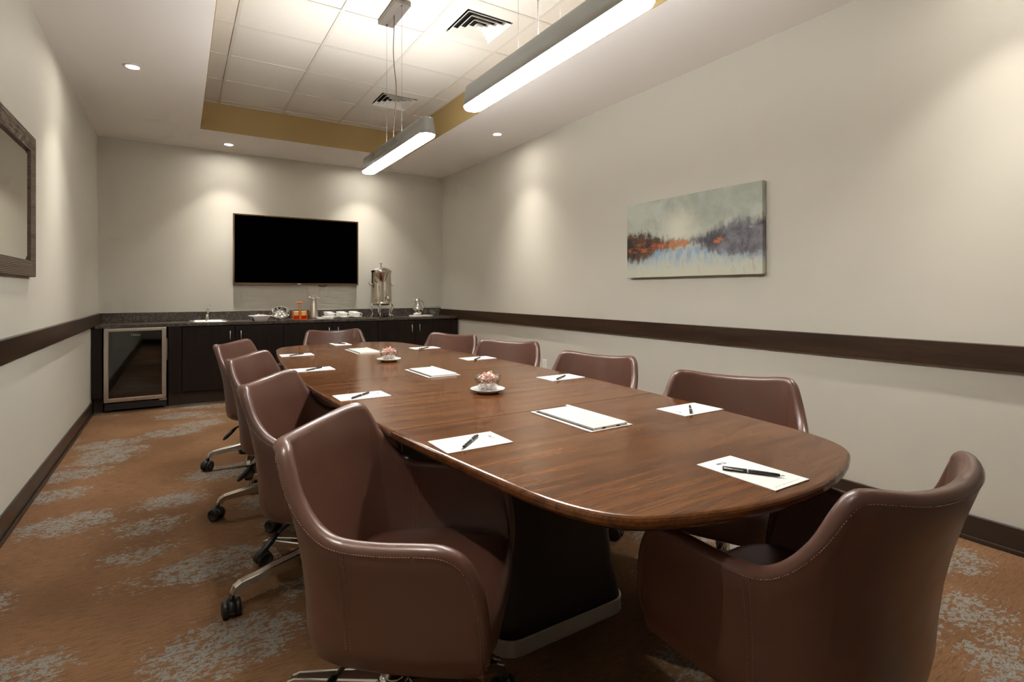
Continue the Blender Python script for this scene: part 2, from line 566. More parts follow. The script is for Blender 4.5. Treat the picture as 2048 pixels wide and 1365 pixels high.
def share(name, me, parent=None, loc=(0, 0, 0), rot=(0, 0, 0), scale=(1, 1, 1)):
    o = bpy.data.objects.new(name, me)
    COL.objects.link(o)
    o.location = loc
    o.rotation_euler = rot
    o.scale = scale
    if parent is not None:
        o.parent = parent
    return o

# ------------------------------------------------------------------ the room
XL, XR, YN, YB, H, HT = -0.715, 3.165, -1.5, 6.93, 2.78, 3.06
TX0, TX1, TY0, TY1 = 0.172, 2.285, -0.66, 6.09       # ceiling tray

tag(MB().box(XL - .12, XR + .12, YN - .12, YB + .12, -.1, 0).build('floor', M['carpet']), 'rust brown carpet with scattered blue grey motifs', None, None, 'structure')
for nm, bxs in (('wall_left', (XL - .12, XL, YN - .12, YB + .12)), ('wall_right', (XR, XR + .12, YN - .12, YB + .12)),
                ('wall_back', (XL, XR, YB, YB + .12)), ('wall_front', (XL, XR, YN - .12, YN))):
    tag(MB().box(*bxs, 0, HT + .12).build(nm, M['wall']), None, None, None, 'structure')

# soffit ring (white underside, olive-gold inner faces) with the tile tray above it
mb = MB()
for a in ((XL, TX0, YN, YB), (TX1, XR, YN, YB), (TX0, TX1, YN, TY0), (TX0, TX1, TY1, YB)):
    mb.box(a[0], a[1], a[2], a[3], H, HT + .1)
ceil = mb.build('ceiling', M['ceiling'])
tag(ceil, 'white plaster soffit around a sunken tile tray', None, None, 'structure')
g = 0.004
for x0, x1, y0, y1 in ((TX0, TX0 + g, TY0, TY1), (TX1 - g, TX1, TY0, TY1), (TX0, TX1, TY0, TY0 + g), (TX0, TX1, TY1 - g, TY1)):
    MB().box(x0, x1, y0, y1, H + .0005, HT + .02).build('tray_face', M['gold'], ceil)
MB().box(TX0, TX1, TY0, TY1, HT + .10, HT + .12).build('tray_slab', M['ceiling'], ceil)

gx = [TX0, 0.342, 0.930, 1.518, 2.106, TX1]
gy = [5.990 - 0.588 * i for i in range(0, 12)]
gy = [y for y in gy if y > TY0 + .05][::-1]
gy = [TY0] + gy + [TY1]
vents = []
for i in range(len(gx) - 1):
    for j in range(len(gy) - 1):
        x0, x1, y0, y1 = gx[i], gx[i + 1], gy[j], gy[j + 1]
        if i == 3 and (abs(y0 - 4.814) < .01 or abs(y0 - 3.050) < .01):
            vents.append(((x0 + x1) / 2, (y0 + y1) / 2))
            continue
        MB().bbox(x0 + .003, x1 - .003, y0 + .003, y1 - .003, HT + .004 + random.random() * .002, HT + .02, .002, 1).build('ceiling_tile', M['tile'], ceil)
bw = 0.011
for x in gx[1:-1]:
    MB().box(x - bw, x + bw, TY0, TY1, HT - .001, HT + .012).build('grid_bar', M['grid'], ceil)
for y in gy[1:-1]:
    for i in range(len(gx) - 1):
        MB().box(gx[i] + (bw if i else 0), gx[i + 1] - (bw if i < len(gx) - 2 else 0), y - bw, y + bw, HT - .0005, HT + .012).build('grid_bar', M['grid'], ceil)
for x0, x1, y0, y1 in ((TX0 + g, TX0 + .02, TY0, TY1), (TX1 - .02, TX1 - g, TY0, TY1), (TX0, TX1, TY1 - .02, TY1 - g)):
    MB().box(x0, x1, y0, y1, HT - .002, HT + .004).build('grid_bar', M['grid'], ceil)

# air diffusers
def sq(c, z):
    return [(-c, -c, z), (c, -c, z), (c, c, z), (-c, c, z)]
def make_vent():
    t = empty('air_vent')
    mb = MB()
    a, o = 0.284, 0.178
    mb.loops([sq(a, .012), sq(a, 0), sq(o, 0), sq(o, .012)], cap0=False, cap1=False)
    mb.build('face_panel', M['vent'], t)
    for k in range(4):
        ro = 0.172 - k * 0.042
        ri = ro - 0.034
        mb = MB()
        mb.loops([sq(ro, -.010), sq(ri, .022), sq(ri - .002, .022), sq(ro - .002, -.012)], cap0=False, cap1=False)
        mb.add(sq(ro, -.010) + sq(ro - .002, -.012), [(0, 1, 5, 4), (1, 2, 6, 5), (2, 3, 7, 6), (3, 0, 4, 7)])
        mb.build('louvre', M['vent'], t)
    MB().box(-.02, .02, -.02, .02, -.006, -.002).build('centre_plate', M['vent'], t)
    MB().box(-.20, .20, -.20, .20, .026, .032).build('duct', M['dark'], t)
    return t
vents.sort(key=lambda p: p[1])
v0 = make_vent()
for i, p in enumerate(vents):
    v = v0 if i == 0 else dup(v0)
    v.location = (p[0], p[1], HT)
    tag(v, 'square white ceiling air diffuser ' + ('beside the lamp canopy, the nearer one' if i == 0 else 'near the far tray corner'), 'air vent', 'ceiling air diffusers')

# chair rails, baseboards
def rail(name, x0, x1, y0, y1, z0, z1):
    tag(MB().bbox(x0, x1, y0, y1, z0, z1, .003, 2).build(name, M['trimwood']), None, None, None, 'structure')
rail('trim_1', XL, XL + .028, YN, YB, .832, .946)
rail('trim_2', XR - .030, XR, YN, YB, .812, .928)
for nm, bxs in (('baseboard_left', (XL, XL + .014, YN, 6.43)), ('baseboard_right', (XR - .014, XR, YN, 6.43)), ('baseboard_front', (XL, XR, YN, YN + .014))):
    mb = MB()
    mb.bbox(bxs[0], bxs[1], bxs[2], bxs[3], 0, .118, .003, 1)
    b = tag(mb.build(nm, M['base']), None, None, None, 'structure')
MB().bbox(XR - .026, XR - .014, YN + .02, 6.42, 0, .022, .004, 2).build('shoe_moulding', M['base'], bpy.data.objects['baseboard_right'])
MB().bbox(XL + .014, XL + .026, YN + .02, 6.42, 0, .022, .004, 2).build('shoe_moulding', M['base'], bpy.data.objects['baseboard_left'])

# recessed downlights
def downlight(x, y, label):
    t = thing('downlight', label, 'ceiling light', (x, y, H), 0, 'recessed downlights')
    MB().lathe([(.040, -.001), (.040, -.006), (.052, -.005), (.055, -.0005), (.055, 0)], 32, cap=False).build('trim_ring', M['vent'], t)
    MB().lathe([(.001, -.0035), (.041, -.0025)], 32, cap=False).build('lens', M['dlens'], t)
    for nm, en, sz, bl in (('downlight_beam', SPOT_W, 90, .55), ('downlight_core', CORE_W, 64, 1.0)):
        ld = bpy.data.lights.new(nm, 'SPOT')
        ld.energy = en
        ld.color = SPOT_COL
        ld.spot_size = R(sz)
        ld.spot_blend = bl
        ld.shadow_soft_size = 0.035
        lo = bpy.data.objects.new(nm, ld)
        COL.objects.link(lo)
        lo.parent = t
        lo.location = (0, 0, -.02)
downlight(-.285, 4.66, 'round recessed downlight in the left soffit near the mirror wall')
downlight(-.285, .76, 'round recessed downlight in the left soffit, the one nearer the front wall')
downlight(2.75, 4.68, 'round recessed downlight in the right soffit past the long pendant')
downlight(2.75, .76, 'round recessed downlight in the right soffit, the one nearer the front wall')
downlight(.453, 6.56, 'round recessed downlight over the sink in the far soffit')
downlight(2.00, 6.56, 'round recessed downlight over the coffee urn in the far soffit')

# linear pendants
def stadium(hl, hw, z, n=10):
    pts = []
    for i in range(n + 1):
        a = -PI / 2 + PI * i / n
        pts.append((hw * math.sin(a) * -1, hl - hw + hw * math.cos(a), z))
    for i in range(n + 1):
        a = PI / 2 + PI * i / n
        pts.append((hw * math.sin(a) * -1, -(hl - hw) + hw * math.cos(a), z))
    return pts
def make_pendant():
    t = empty('pendant_lamp')
    hl = 0.61
    ZB = 2.085
    mb = MB()
    mb.loops([stadium(hl, .050, ZB), stadium(hl, .051, ZB + .012), stadium(hl - .004, .047, ZB + .035), stadium(hl - .008, .042, ZB + .07),
              stadium(hl - .012, .039, ZB + .092), stadium(hl - .012, .037, ZB + .098), stadium(hl - .012, .033, ZB + .098), stadium(hl - .012, .033, ZB + .072), stadium(hl - .012, .01, ZB + .072)], True, False, False)
    mb.build('housing', M['lamp_body'], t)
    MB().loops([stadium(hl - .004, .046, ZB + .006), stadium(hl - .005, .0455, ZB - .008), stadium(hl - .008, .042, ZB - .012)], True).build('diffuser', M['lens'], t)
    MB().loops([stadium(hl - .075, .016, ZB + .073), stadium(hl - .085, .007, ZB + .106)], True).build('added_glow_ridge', M['added_glow'], t)  # added emitter hidden behind the housing lip, brightens the ceiling
    MB().bbox(-.055, .055, -.17, .17, HT - .030, HT - .001, .002, 1).build('canopy', M['canopy'], t)
    for y in (-.149, .149):
        MB().tube([(0, y, HT - .028), (0, y, ZB + .09)], .0008, 6).build('suspension_wire', M['wire'], t)
        MB().lathe([(.006, -.012), (.006, 0)], 10, (0, y, HT - .028)).build('wire_grip', M['canopy'], t)
    return t
p1 = make_pendant()
p1.location = (1.225, 3.46, 0)
tag(p1, 'shorter-looking far linear pendant lamp hanging by a wavy cord', 'pendant lamp', None, 'linear pendants over the table')
p1['group'] = 'linear pendants over the table'
p2 = dup(p1)
p2.location = (1.235, 1.775, 0)
tag(p2, 'near linear pendant lamp with bright diffuser at the top of the photo', 'pendant lamp', 'linear pendants over the table')
if 'kind' in p1:
    del p1['kind']
if 'kind' in p2:
    del p2['kind']
cord = []
for i in range(25):
    s = i / 24
    z = 3.03 - s * .84
    cord.append((0.004 * math.sin(s * 5), .0 + .028 * math.sin(s * 6.6 + .2) * math.sin(PI * s) * (1.5 if s < .5 else 1.6) - .006, z))
MB().tube(cord, .0026, 6).build('power_cord', M['cable'], p1)
MB().tube([(0, 0, 3.03), (0, 0, 2.19)], .0028, 6).build('power_cord', M['wire'], p2)

# ------------------------------------------------------------------ back wall cabinetry
CF, CZ, CT = 6.42, .845, .030           # carcass front, counter top height, slab thickness
def slab_door(x0, x1, z0, z1, parent, hx):
    d = MB().bbox(x0 + .002, x1 - .002, CF - .018, CF, z0, z1, .0015, 1).build('door', M['cab'], parent)
    hz0, hz1 = .655, .760
    hb = MB().tube([(hx, CF - .018, hz0 + .008), (hx, CF - .040, hz0 + .008), (hx, CF - .046, hz0 + .016), (hx, CF - .046, hz1 - .016), (hx, CF - .040, hz1 - .008), (hx, CF - .018, hz1 - .008)], .0048, 8)
    hb.build('handle', M['handle'], d)
units = [(.021, .504, .989, 'dark wood double-door base cabinet under the sink'),
         (.989, 1.525, 2.064, 'dark wood double-door base cabinet below the cups'),
         (2.064, 2.545, 3.150, 'dark wood double-door base cabinet below the coffee urn')]
for a, m_, b_, lab in units:
    t = thing('base_cabinet', lab, 'cabinet', (0, 0, 0), 0, 'base cabinets along the back wall')
    MB().box(a, b_, CF, YB - .004, .125, CZ - CT - (.17 if a < .1 else 0)).build('carcass', M['cab'], t)
    if a < .1:
        MB().box(a, b_, CF, CF + .018, CZ - CT - .17, CZ - CT).build('front_rail', M['cab'], t)
    MB().box(a, b_, CF + .055, CF + .075, 0, .125).build('toe_kick', M['base'], t)
    slab_door(a, m_, .142, .806, t, m_ - .048)
    slab_door(m_, b_, .142, .806, t, m_ + .055)
t = thing('filler_panel', 'narrow dark wood filler panel between fridge and sink cabinet', 'panel')
MB().bbox(-.096, .018, CF - .016, CF + .02, .142, CZ - CT, .0015, 1).build('panel', M['cab'], t)
MB().box(-.096, .020, CF + .055, CF + .075, 0, .142).build('toe_kick', M['base'], t)
t = thing('end_panel', 'narrow dark wood panel left of the fridge by the wall', 'panel')
MB().bbox(XL + .002, -.632, CF - .016, CF + .02, .142, CZ - CT, .0015, 1).build('panel', M['cab'], t)
MB().box(XL + .015, -.632, CF + .055, CF + .075, 0, .142).build('toe_kick', M['base'], t)

# countertop with a cut-out for the sink, plus upstand
SX0, SX1, SY0, SY1 = .100, .440, 6.52, 6.82
t = thing('countertop', 'mottled grey-brown granite countertop along the back wall', 'countertop')
mb = MB()
y0, y1 = CF - .022, YB - .001
def ring(x0, x1, ya, yb, z):
    return [(x0, ya, z), (x1, ya, z), (x1, yb, z), (x0, yb, z)]
o_t = ring(XL + .030, XR - .032, y0, y1, CZ)
i_t = ring(SX0, SX1, SY0, SY1, CZ)
o_b = ring(XL + .030, XR - .032, y0, y1, CZ - CT)
i_b = ring(SX0, SX1, SY0, SY1, CZ - CT)
fr = lambda p, q: [(p + k, p + (k + 1) % 4, q + (k + 1) % 4, q + k) for k in range(4)]
mb.add(o_t + i_t + o_b + i_b, fr(0, 4) + fr(8, 12) + fr(0, 8) + fr(4, 12))
mb.build('slab', M['granite'], t)
tag(MB().bbox(XL + .030, XR - .032, YB - .022, YB - .002, CZ + .0005, .945, .002, 1).build('backsplash', M['granite']), 'low granite backsplash strip against the back wall', 'backsplash')

# sink and tap
t = thing('sink', 'small stainless drop-in sink with chrome tap', 'sink', (0, 0, CZ))
def rrect(x0, x1, y0, y1, r, z, n=5):
    pts = []
    for cx, cy, a0 in ((x1 - r, y1 - r, 0), (x0 + r, y1 - r, 90), (x0 + r, y0 + r, 180), (x1 - r, y0 + r, 270)):
        for i in range(n + 1):
            a = R(a0 + 90 * i / n)
            pts.append((cx + r * math.cos(a), cy + r * math.sin(a), z))
    return pts
MB().loops([rrect(.085, .455, 6.500, 6.868, .045, .001), rrect(.085, .455, 6.500, 6.868, .045, .006), rrect(.092, .448, 6.507, 6.861, .04, .010),
            rrect(.112, .428, 6.53, 6.80, .04, .008), rrect(.118, .422, 6.536, 6.794, .05, -.02), rrect(.125, .415, 6.545, 6.785, .06, -.14)], True, False, True).build('basin', M['steel'], t)
MB().lathe([(.022, -.138), (.022, -.134), (.010, -.136)], 16, (.27, 6.66, 0)).build('drain', M['chrome'], t)
f = MB().lathe([(.030, .008), (.030, .014), (.019, .02), (.017, .09), (.019, .10), (.012, .118)], 16, (.262, 6.835, 0)).build('tap', M['chrome'], t)
MB().tube([(.262, 6.83, .075), (.262, 6.80, .105), (.262, 6.75, .118), (.262, 6.71, .110), (.262, 6.70, .092)], [.013, .012, .011, .011, .011], 10).build('spout', M['chrome'], f)
MB().tube([(.262, 6.835, .115), (.272, 6.84, .14), (.288, 6.855, .172)], [.011, .009, .006], 10).build('lever', M['chrome'], f)

# undercounter fridge
t = thing('mini_fridge', 'small glass-door fridge with steel door frame under the counter', 'fridge')
FX0, FX1, FZ0, FZ1 = -.617, -.113, .100, .800
mb = MB()
th = .03
mb.box(FX0, FX0 + th, CF, YB - .06, FZ0 - .03, FZ1).box(FX1 - th, FX1, CF, YB - .06, FZ0 - .03, FZ1)
mb.box(FX0, FX1, CF, YB - .06, FZ1 - th, FZ1).box(FX0, FX1, CF, YB - .06, FZ0 - .03, FZ0 + .06).box(FX0, FX1, YB - .09, YB - .06, FZ0, FZ1)
mb.build('cabinet', M['black'], t)
for z in (.30, .44, .58):
    mb = MB()
    for k in range(9):
        y = CF + .03 + k * .045
        mb.tube([(FX0 + .035, y, z), (FX1 - .035, y, z)], .0022, 5)
    mb.build('wire_shelf', M['steel'], t)
d = MB()
w_ = .038
d.bbox(FX0, FX0 + w_, CF - .045, CF - .008, FZ0, FZ1 + .012, .004, 2).bbox(FX1 - w_, FX1, CF - .045, CF - .008, FZ0, FZ1 + .012, .004, 2)
d.bbox(FX0 + w_ - .003, FX1 - w_ + .003, CF - .045, CF - .008, FZ0, FZ0 + w_, .004, 2).bbox(FX0 + w_ - .003, FX1 - w_ + .003, CF - .045, CF - .008, FZ1 + .012 - .03, FZ1 + .012, .004, 2)
d = d.build('door_frame', M['steel'], t)
MB().box(FX0 + w_ - .002, FX1 - w_ + .002, CF - .036, CF - .030, FZ0 + w_ - .002, FZ1 - .016).build('glass_pane', M['fridgeglass'], d)
m_ = MB().lathe([(.008, 0), (.008, .010), (.005, .012)], 14)
m_.xform(Matrix.Translation((-.365, CF - .045, FZ0 + .020)) @ Matrix.Rotation(R(90), 4, 'X'))
m_.build('lock', M['chrome'], d)
MB().bbox(FX1 + .001, FX1 + .008, CF - .04, CF - .012, FZ0 + .38, FZ0 + .60, .002, 1).build('side_grip', M['steel'], d)
MB().bbox(FX0 + .005, FX1 + .004, CF - .028, CF + .10, .022, FZ0 - .012, .004, 1).build('kick_plate', M['black'], t)
MB().bbox(FX1 - .06, FX1 + .004, CF - .042, CF - .010, FZ0 - .020, FZ0 - .004, .002, 1).build('hinge', M['steel'], t)
for x in (FX0 + .04, FX1 - .04):
    MB().lathe([(.014, 0), (.014, .03)], 12, (x, CF + .02, 0)).build('foot', M['black'], t)

def text_mesh(name, s, size, mat, parent, M4, ext=.0006):
    cu = bpy.data.curves.new(name, 'FONT')
    cu.body = s
    cu.size = size
    cu.extrude = ext
    cu.align_x = 'CENTER'
    tmp = bpy.data.objects.new(name + '_tmp', cu)
    COL.objects.link(tmp)
    bpy.context.view_layer.update()
    dg = bpy.context.evaluated_depsgraph_get()
    me = bpy.data.meshes.new_from_object(tmp.evaluated_get(dg))
    bpy.data.objects.remove(tmp, do_unlink=True)
    me.transform(M4)
    me.materials.clear()
    me.materials.append(mat)
    o = bpy.data.objects.new(name, me)
    COL.objects.link(o)
    o.parent = parent
    return o
text_mesh('lettering', 'Haier', .036, M['handle'], d, Matrix.Translation((-.362, CF - .037, .735)) @ Matrix.Rotation(R(90), 4, 'X'))

# ------------------------------------------------------------------ television
t = thing('television', 'wide black flat-screen television on the back wall', 'television', (1.2375, YB, 1.66))
MB().bbox(-.7185, .7185, -.058, -.022, -.408, .412, .004, 2).build('housing', M['tvframe'], t)
b = MB().loops([[(-.7185, -.062, -.408), (.7185, -.062, -.408), (.7185, -.062, .412), (-.7185, -.062, .412)],
                [(-.703, -.062, -.386), (.703, -.062, -.386), (.703, -.062, .398), (-.703, -.062, .398)],
                [(-.703, -.056, -.386), (.703, -.056, -.386), (.703, -.056, .398), (-.703, -.056, .398)]], cap0=False, cap1=False)
b.loops([[(-.7185, -.062, -.408), (.7185, -.062, -.408), (.7185, -.062, .412), (-.7185, -.062, .412)], [(-.7185, -.05, -.408), (.7185, -.05, -.408), (.7185, -.05, .412), (-.7185, -.05, .412)]], cap0=False, cap1=False)
b.build('bezel', M['tvframe'], t)
MB().box(-.704, .704, -.0595, -.0585, -.387, .399).build('screen', M['screen'], t)
MB().box(-.022, .022, -.0635, -.062, -.401, -.392).build('badge', M['handle'], t)
MB().tube([(.23, -.04, -.408), (.25, -.04, -.420), (.30, -.04, -.422), (.33, -.04, -.408)], .006, 8).build('cable_loop', M['black'], t)
MB().box(-.25, .25, -.022, -.001, -.2, .2).build('wall_bracket', M['black'], t)

# ------------------------------------------------------------------ painting, mirror, outlet
t = thing('canvas_painting', 'abstract lakeside canvas in sage, rust and blue on the right wall', 'painting', (XR - .002, 2.608, 1.5785))
MB().bbox(-.040, -.004, -.6, .6, -.2975, .2975, .002, 1).build('canvas', M['painting'], t)
MB().box(-.004, -.0005, -.55, .55, -.25, .25).build('stretcher', M['cab'], t)

t = thing('wall_mirror', 'mirror in a ribbed dark wood frame hung on the left wall', 'mirror', (XL, 3.28, 1.64))
def yz(hy, hz, x):
    return [(x, -hy, -hz), (x, hy, -hz), (x, hy, hz), (x, -hy, hz)]
MB().loops([yz(.68, .39, .0005), yz(.68, .39, .026), yz(.674, .384, .030), yz(.590, .302, .024), yz(.585, .297, .010)], cap0=True, cap1=False).build('frame', M['ribbed'], t)
MB().loops([yz(.587, .299, .009), yz(.587, .299, .012), yz(.562, .274, .016)], cap0=True, cap1=True).build('glass', M['mirror'], t)

t = thing('wall_outlet', 'white duplex power outlet low on the right wall', 'outlet', (XR, 4.425, .415))
MB().bbox(-.006, -.0003, -.036, .036, -.058, .058, .002, 2).build('cover_plate', M['outlet'], t)
for z in (-.021, .021):
    s_ = MB().bbox(-.0085, -.006, -.016, .016, z - .014, z + .014, .0012, 1).build('socket', M['outlet'], t)
    for y in (-.006, .006):
        MB().box(-.0088, -.0084, y - .001, y + .001, z - .004, z + .006).build('slot', M['dark'], s_)

# ------------------------------------------------------------------ conference table
TCX, TCY, TH = 1.118, 2.59, .74
tbl = thing('conference_table', 'long boat-shaped mahogany conference table with dark pedestals', 'table', (TCX, TCY, 0), .010)
def half_w(y):
    return .622 - .0436 * y * y
def end_curve():
    """near end, local coordinates, from left corner to right corner"""
    pts = []
    yE = -1.96
    A = (-half_w(-1.62), -1.62)
    xb = .37
    B = (-xb, yE + .62 * xb * xb)
    sl = 2 * .62 * xb
    # control point: where the side tangent meets the end-curve tangent
    tx = 2 * .0436 * 1.62
    # side line: x = A.x + tx*(A.y - y) ; end line: y = B.y + sl*(-xb - x)
    x, y = A
    for _ in range(40):
        y = B[1] + sl * (-xb - x)
        x = A[0] + tx * (A[1] - y)
    C = (x, y)
    for i in range(13):
        s = i / 12
        pts.append(((1 - s) ** 2 * A[0] + 2 * s * (1 - s) * C[0] + s * s * B[0], (1 - s) ** 2 * A[1] + 2 * s * (1 - s) * C[1] + s * s * B[1]))
    for i in range(1, 10):
        x = -xb + 2 * xb * i / 10
        pts.append((x, yE + .62 * x * x))
    pts += [(-p[0], p[1]) for p in pts[:13]][::-1]
    return pts
def side(y0, y1, sgn, n=10):
    return [(sgn * half_w(y0 + (y1 - y0) * i / n), y0 + (y1 - y0) * i / n) for i in range(n + 1)]
seams = (-1.005, 0.0, 1.005)
nearE = end_curve()
sec = []
sec.append(side(seams[0], -1.62, -1, 5)[:-1] + nearE + side(-1.62, seams[0], 1, 5)[1:])
sec.append(side(seams[1], seams[0], -1) + side(seams[0], seams[1], 1))
sec.append([(x, -y) for x, y in sec[1]][::-1])
sec.append([(x, -y) for x, y in sec[0]][::-1])
def inset(poly, d, gap):
    """move outer points inward by d, points on a seam back from it by gap"""
    n = len(poly)
    out = []
    for i, (x, y) in enumerate(poly):
        ax, ay = poly[i - 1]
        bx_, by_ = poly[(i + 1) % n]
        onseam = any(abs(y - s) < 1e-6 for s in seams)
        if onseam:
            yy = y + (gap if sum(p[1] for p in poly) / n > y else -gap)
            out.append((x - math.copysign(d, x), yy))
            continue
        tx, ty = bx_ - ax, by_ - ay
        l = math.hypot(tx, ty)
        nx, ny = -ty / l, tx / l
        if nx * (0 - x) + ny * (0 - y) < 0:
            nx, ny = -nx, -ny
        out.append((x + nx * d, y + ny * d))
    return out
for k, poly in enumerate(sec):
    L = []
    for d, z, gp in ((.030, TH - .040, .0008), (.006, TH - .026, .0008), (.0, TH - .018, .0008), (.0, TH - .009, .0008), (.002, TH - .004, .0008), (.006, TH - .001, .0008), (.010, TH, .0009)):
        L.append([(x, y, z) for x, y in inset(poly, d, gp * 2.4)])
    mt = M['table'].copy()
    mt.name = 'mahogany_veneer_%d' % k
    for nd in mt.node_tree.nodes:
        if nd.type == 'MAPPING':
            nd.inputs['Location'].default_value = (k * 3.7, k * 5.1, 0)
    MB().loops(L, False).build('tabletop_section', mt, tbl)
for y in seams:
    MB().box(-.50, .50, y - .12, y + .12, TH - .056, TH - .0405).build('underframe_rail', M['pedestal'], tbl)
for y in (-.82, .82):
    def rr(hx, hy, r, z):
        return [(p[0], p[1] + y, p[2]) for p in rrect(-hx, hx, -hy, hy, r, z)]
    ped = MB().loops([rr(.268, .338, .07, .052), rr(.262, .332, .07, .09), rr(.246, .318, .065, .18), rr(.232, .306, .06, .32), rr(.226, .30, .06, .48), rr(.23, .304, .06, .62), rr(.25, .32, .06, TH - .0405)], True).build('pedestal', M['pedestal'], tbl)
    MB().loops([rr(.272, .342, .072, 0), rr(.274, .344, .072, .003), rr(.274, .344, .072, .050), rr(.270, .340, .07, .053)], False).build('plinth_band', M['plinth'], ped)
# flush power hatches
for y, opn in ((1.402 - TCY, 1), (2.615 - TCY, 0), (3.812 - TCY, 0)):
    x = .014
    fr_ = MB()
    hx, hy = .088, .162
    def q(a, b_, z):
        return [(x - a, y - b_, z), (x + a, y - b_, z), (x + a, y + b_, z), (x - a, y + b_, z)]
    fr_.loops([q(hx, hy, TH - .004), q(hx, hy, TH + .0025), q(hx - .012, hy - .006, TH + .003), q(hx - .014, hy - .008, TH - .003)], cap0=False, cap1=False)
    hb = fr_.build('power_hatch', M['hatch'], tbl)
    MB().box(x - hx + .012, x + hx - .012, y - hy + .006, y + hy - .006, TH + .0002, TH + .0008).build('well', M['dark'], hb)
    lid = MB()
    lid.bbox(x - hx + .020, x + hx - .024, y - hy + .009, y + hy - .024, TH + .001, TH + .010, .002, 2)
    lid.bbox(x + hx - .026, x + hx - .015, y - hy + .009, y + hy - .009, TH + .001, TH + .012, .002, 1)
    lid.build('lid', M['hatch'], hb)
    if opn:
        for xx in (-.035, .025):
            MB().bbox(x + xx, x + xx + .014, y - hy + .0075, y - hy + .0092, TH + .003, TH + .007, .0006, 1).build('latch', M['black'], hb)

# ------------------------------------------------------------------ notepads and pens
ZP = TH
def make_pad():
    # local: long axis x (top of the sheet at +x), short axis y
    t = empty('notepad')
    MB().box(-.102, .102, -.066, .066, .0004, .0026).build('sheets', M['paper'], t)
    lg = MB().box(.070, .078, .010, .026, .0026, .0028)
    lg.build('printed_mark', M['ink'], t)
    MB().lathe([(.0075, .0026), (.0075, .0028)], 14, (.074, .000, 0)).build('printed_seal', M['inkpale'], t)
    ln = MB().box(-.0905, -.0897, -.048, .048, .0026, .0028)
    for y in (-.012, .014, .044):
        ln.lathe([(.0016, .0026), (.0016, .0029)], 8, (-.0901, y, 0), False)
    ln.build('printed_rule', M['inkpale'], t)
    return t
def make_pen():
    t = empty('pen')
    def rot(mb):
        return mb.xform(Matrix.Translation((0, 0, .0048)) @ Matrix.Rotation(R(90), 4, 'Y'))
    # lathe axis z -> x ; tip at +x
    rot(MB().lathe([(.0042, -.066), (.0046, -.062), (.0047, -.015), (.0046, -.012)], 14)).build('cap_barrel', M['pen'], t)
    rot(MB().lathe([(.0046, -.010), (.0047, .0), (.0042, .044), (.0034, .056)], 14)).build('barrel', M['pen'], t)
    rot(MB().lathe([(.00485, -.0125), (.00485, -.0095)], 14)).build('ring', M['chrome'], t)
    rot(MB().lathe([(.0032, .056), (.0018, .062), (.0006, .067)], 12)).build('tip', M['chrome'], t)
    c = MB().tube([(-.064, -.0040, .0055), (-.060, -.0066, .0065), (-.030, -.0062, .0062), (-.020, -.0052, .0058)], .0011, 6)
    c.build('clip', M['chrome'], t)
    return t
pads = [  # x, y, heading of the sheet top, pen x, pen y, pen heading, words
    (1.146, .767, 90, 1.135, .754, -58, 'at the near end of the table'),
    (.700, 1.342, 0, .690, 1.326, -137, 'on the left side, nearest the camera'),
    (1.570, 1.293, 180, 1.556, 1.280, 41, 'on the right side, nearest the camera'),
    (.632, 2.173, 0, .619, 2.154, -139, 'second on the left side of the table'),
    (1.610, 2.116, 180, 1.596, 2.092, 33, 'second on the right side of the table'),
    (.624, 3.054, 0, .619, 3.032, -142, 'third on the left side of the table'),
    (1.620, 3.008, 180, 1.600, 2.968, 45, 'third on the right side of the table'),
    (.670, 3.812, 0, .661, 3.784, -145, 'farthest on the left side of the table'),
    (1.577, 3.775, 180, 1.554, 3.722, 33, 'farthest on the right side of the table'),
    (1.111, 4.415, -90, 1.108, 4.420, -58, 'at the far end of the table'),
]
pad0, pen0 = make_pad(), make_pen()
for i, (x, y, a, px, py, pa, words) in enumerate(pads):
    n = pad0 if i == 0 else dup(pad0)
    n.location = (x, y, ZP)
    n.rotation_euler = (0, 0, R(a + random.uniform(-1.5, 1.5)))
    tag(n, 'white notepad ' + words, 'notepad', 'notepads set around the table')
    p = pen0 if i == 0 else dup(pen0)
    p.location = (px, py, ZP + .0027)
    p.rotation_euler = (0, 0, R(pa))
    tag(p, 'charcoal pen lying on the notepad ' + words, 'pen', 'pens on the notepads')

# ------------------------------------------------------------------ candy dishes
def make_candy_mesh():
    mb = MB()
    mb.lathe([(.004, -.004), (.0088, -.002), (.0088, .002), (.004, .004)], 8)
    return mb.mesh('candy', M['mint'])
def make_twist_mesh():
    mb = MB()
    mb.add([(.007, 0, 0), (.019, -.007, .003), (.020, 0, -.003), (.019, .007, .003), (.007, 0, .002)], [(0, 1, 2), (0, 2, 3), (4, 1, 2), (4, 2, 3)])
    mb.add([(-.007, 0, 0), (-.019, -.007, -.003), (-.020, 0, .003), (-.019, .007, -.003), (-.007, 0, .002)], [(0, 1, 2), (0, 2, 3), (4, 1, 2), (4, 2, 3)])
    return mb.mesh('wrapper', M['cello'])
CM, TM = make_candy_mesh(), make_twist_mesh()
def saucer_mesh(mb, r=.074):
    return mb.lathe([(.001, .003), (r * .55, .003), (r * .58, 0), (r * .62, 0), (r * .66, .004), (r * .99, .015), (r, .0165), (r * .985, .017), (r * .64, .0075), (.001, .006)], 40, cap=False)
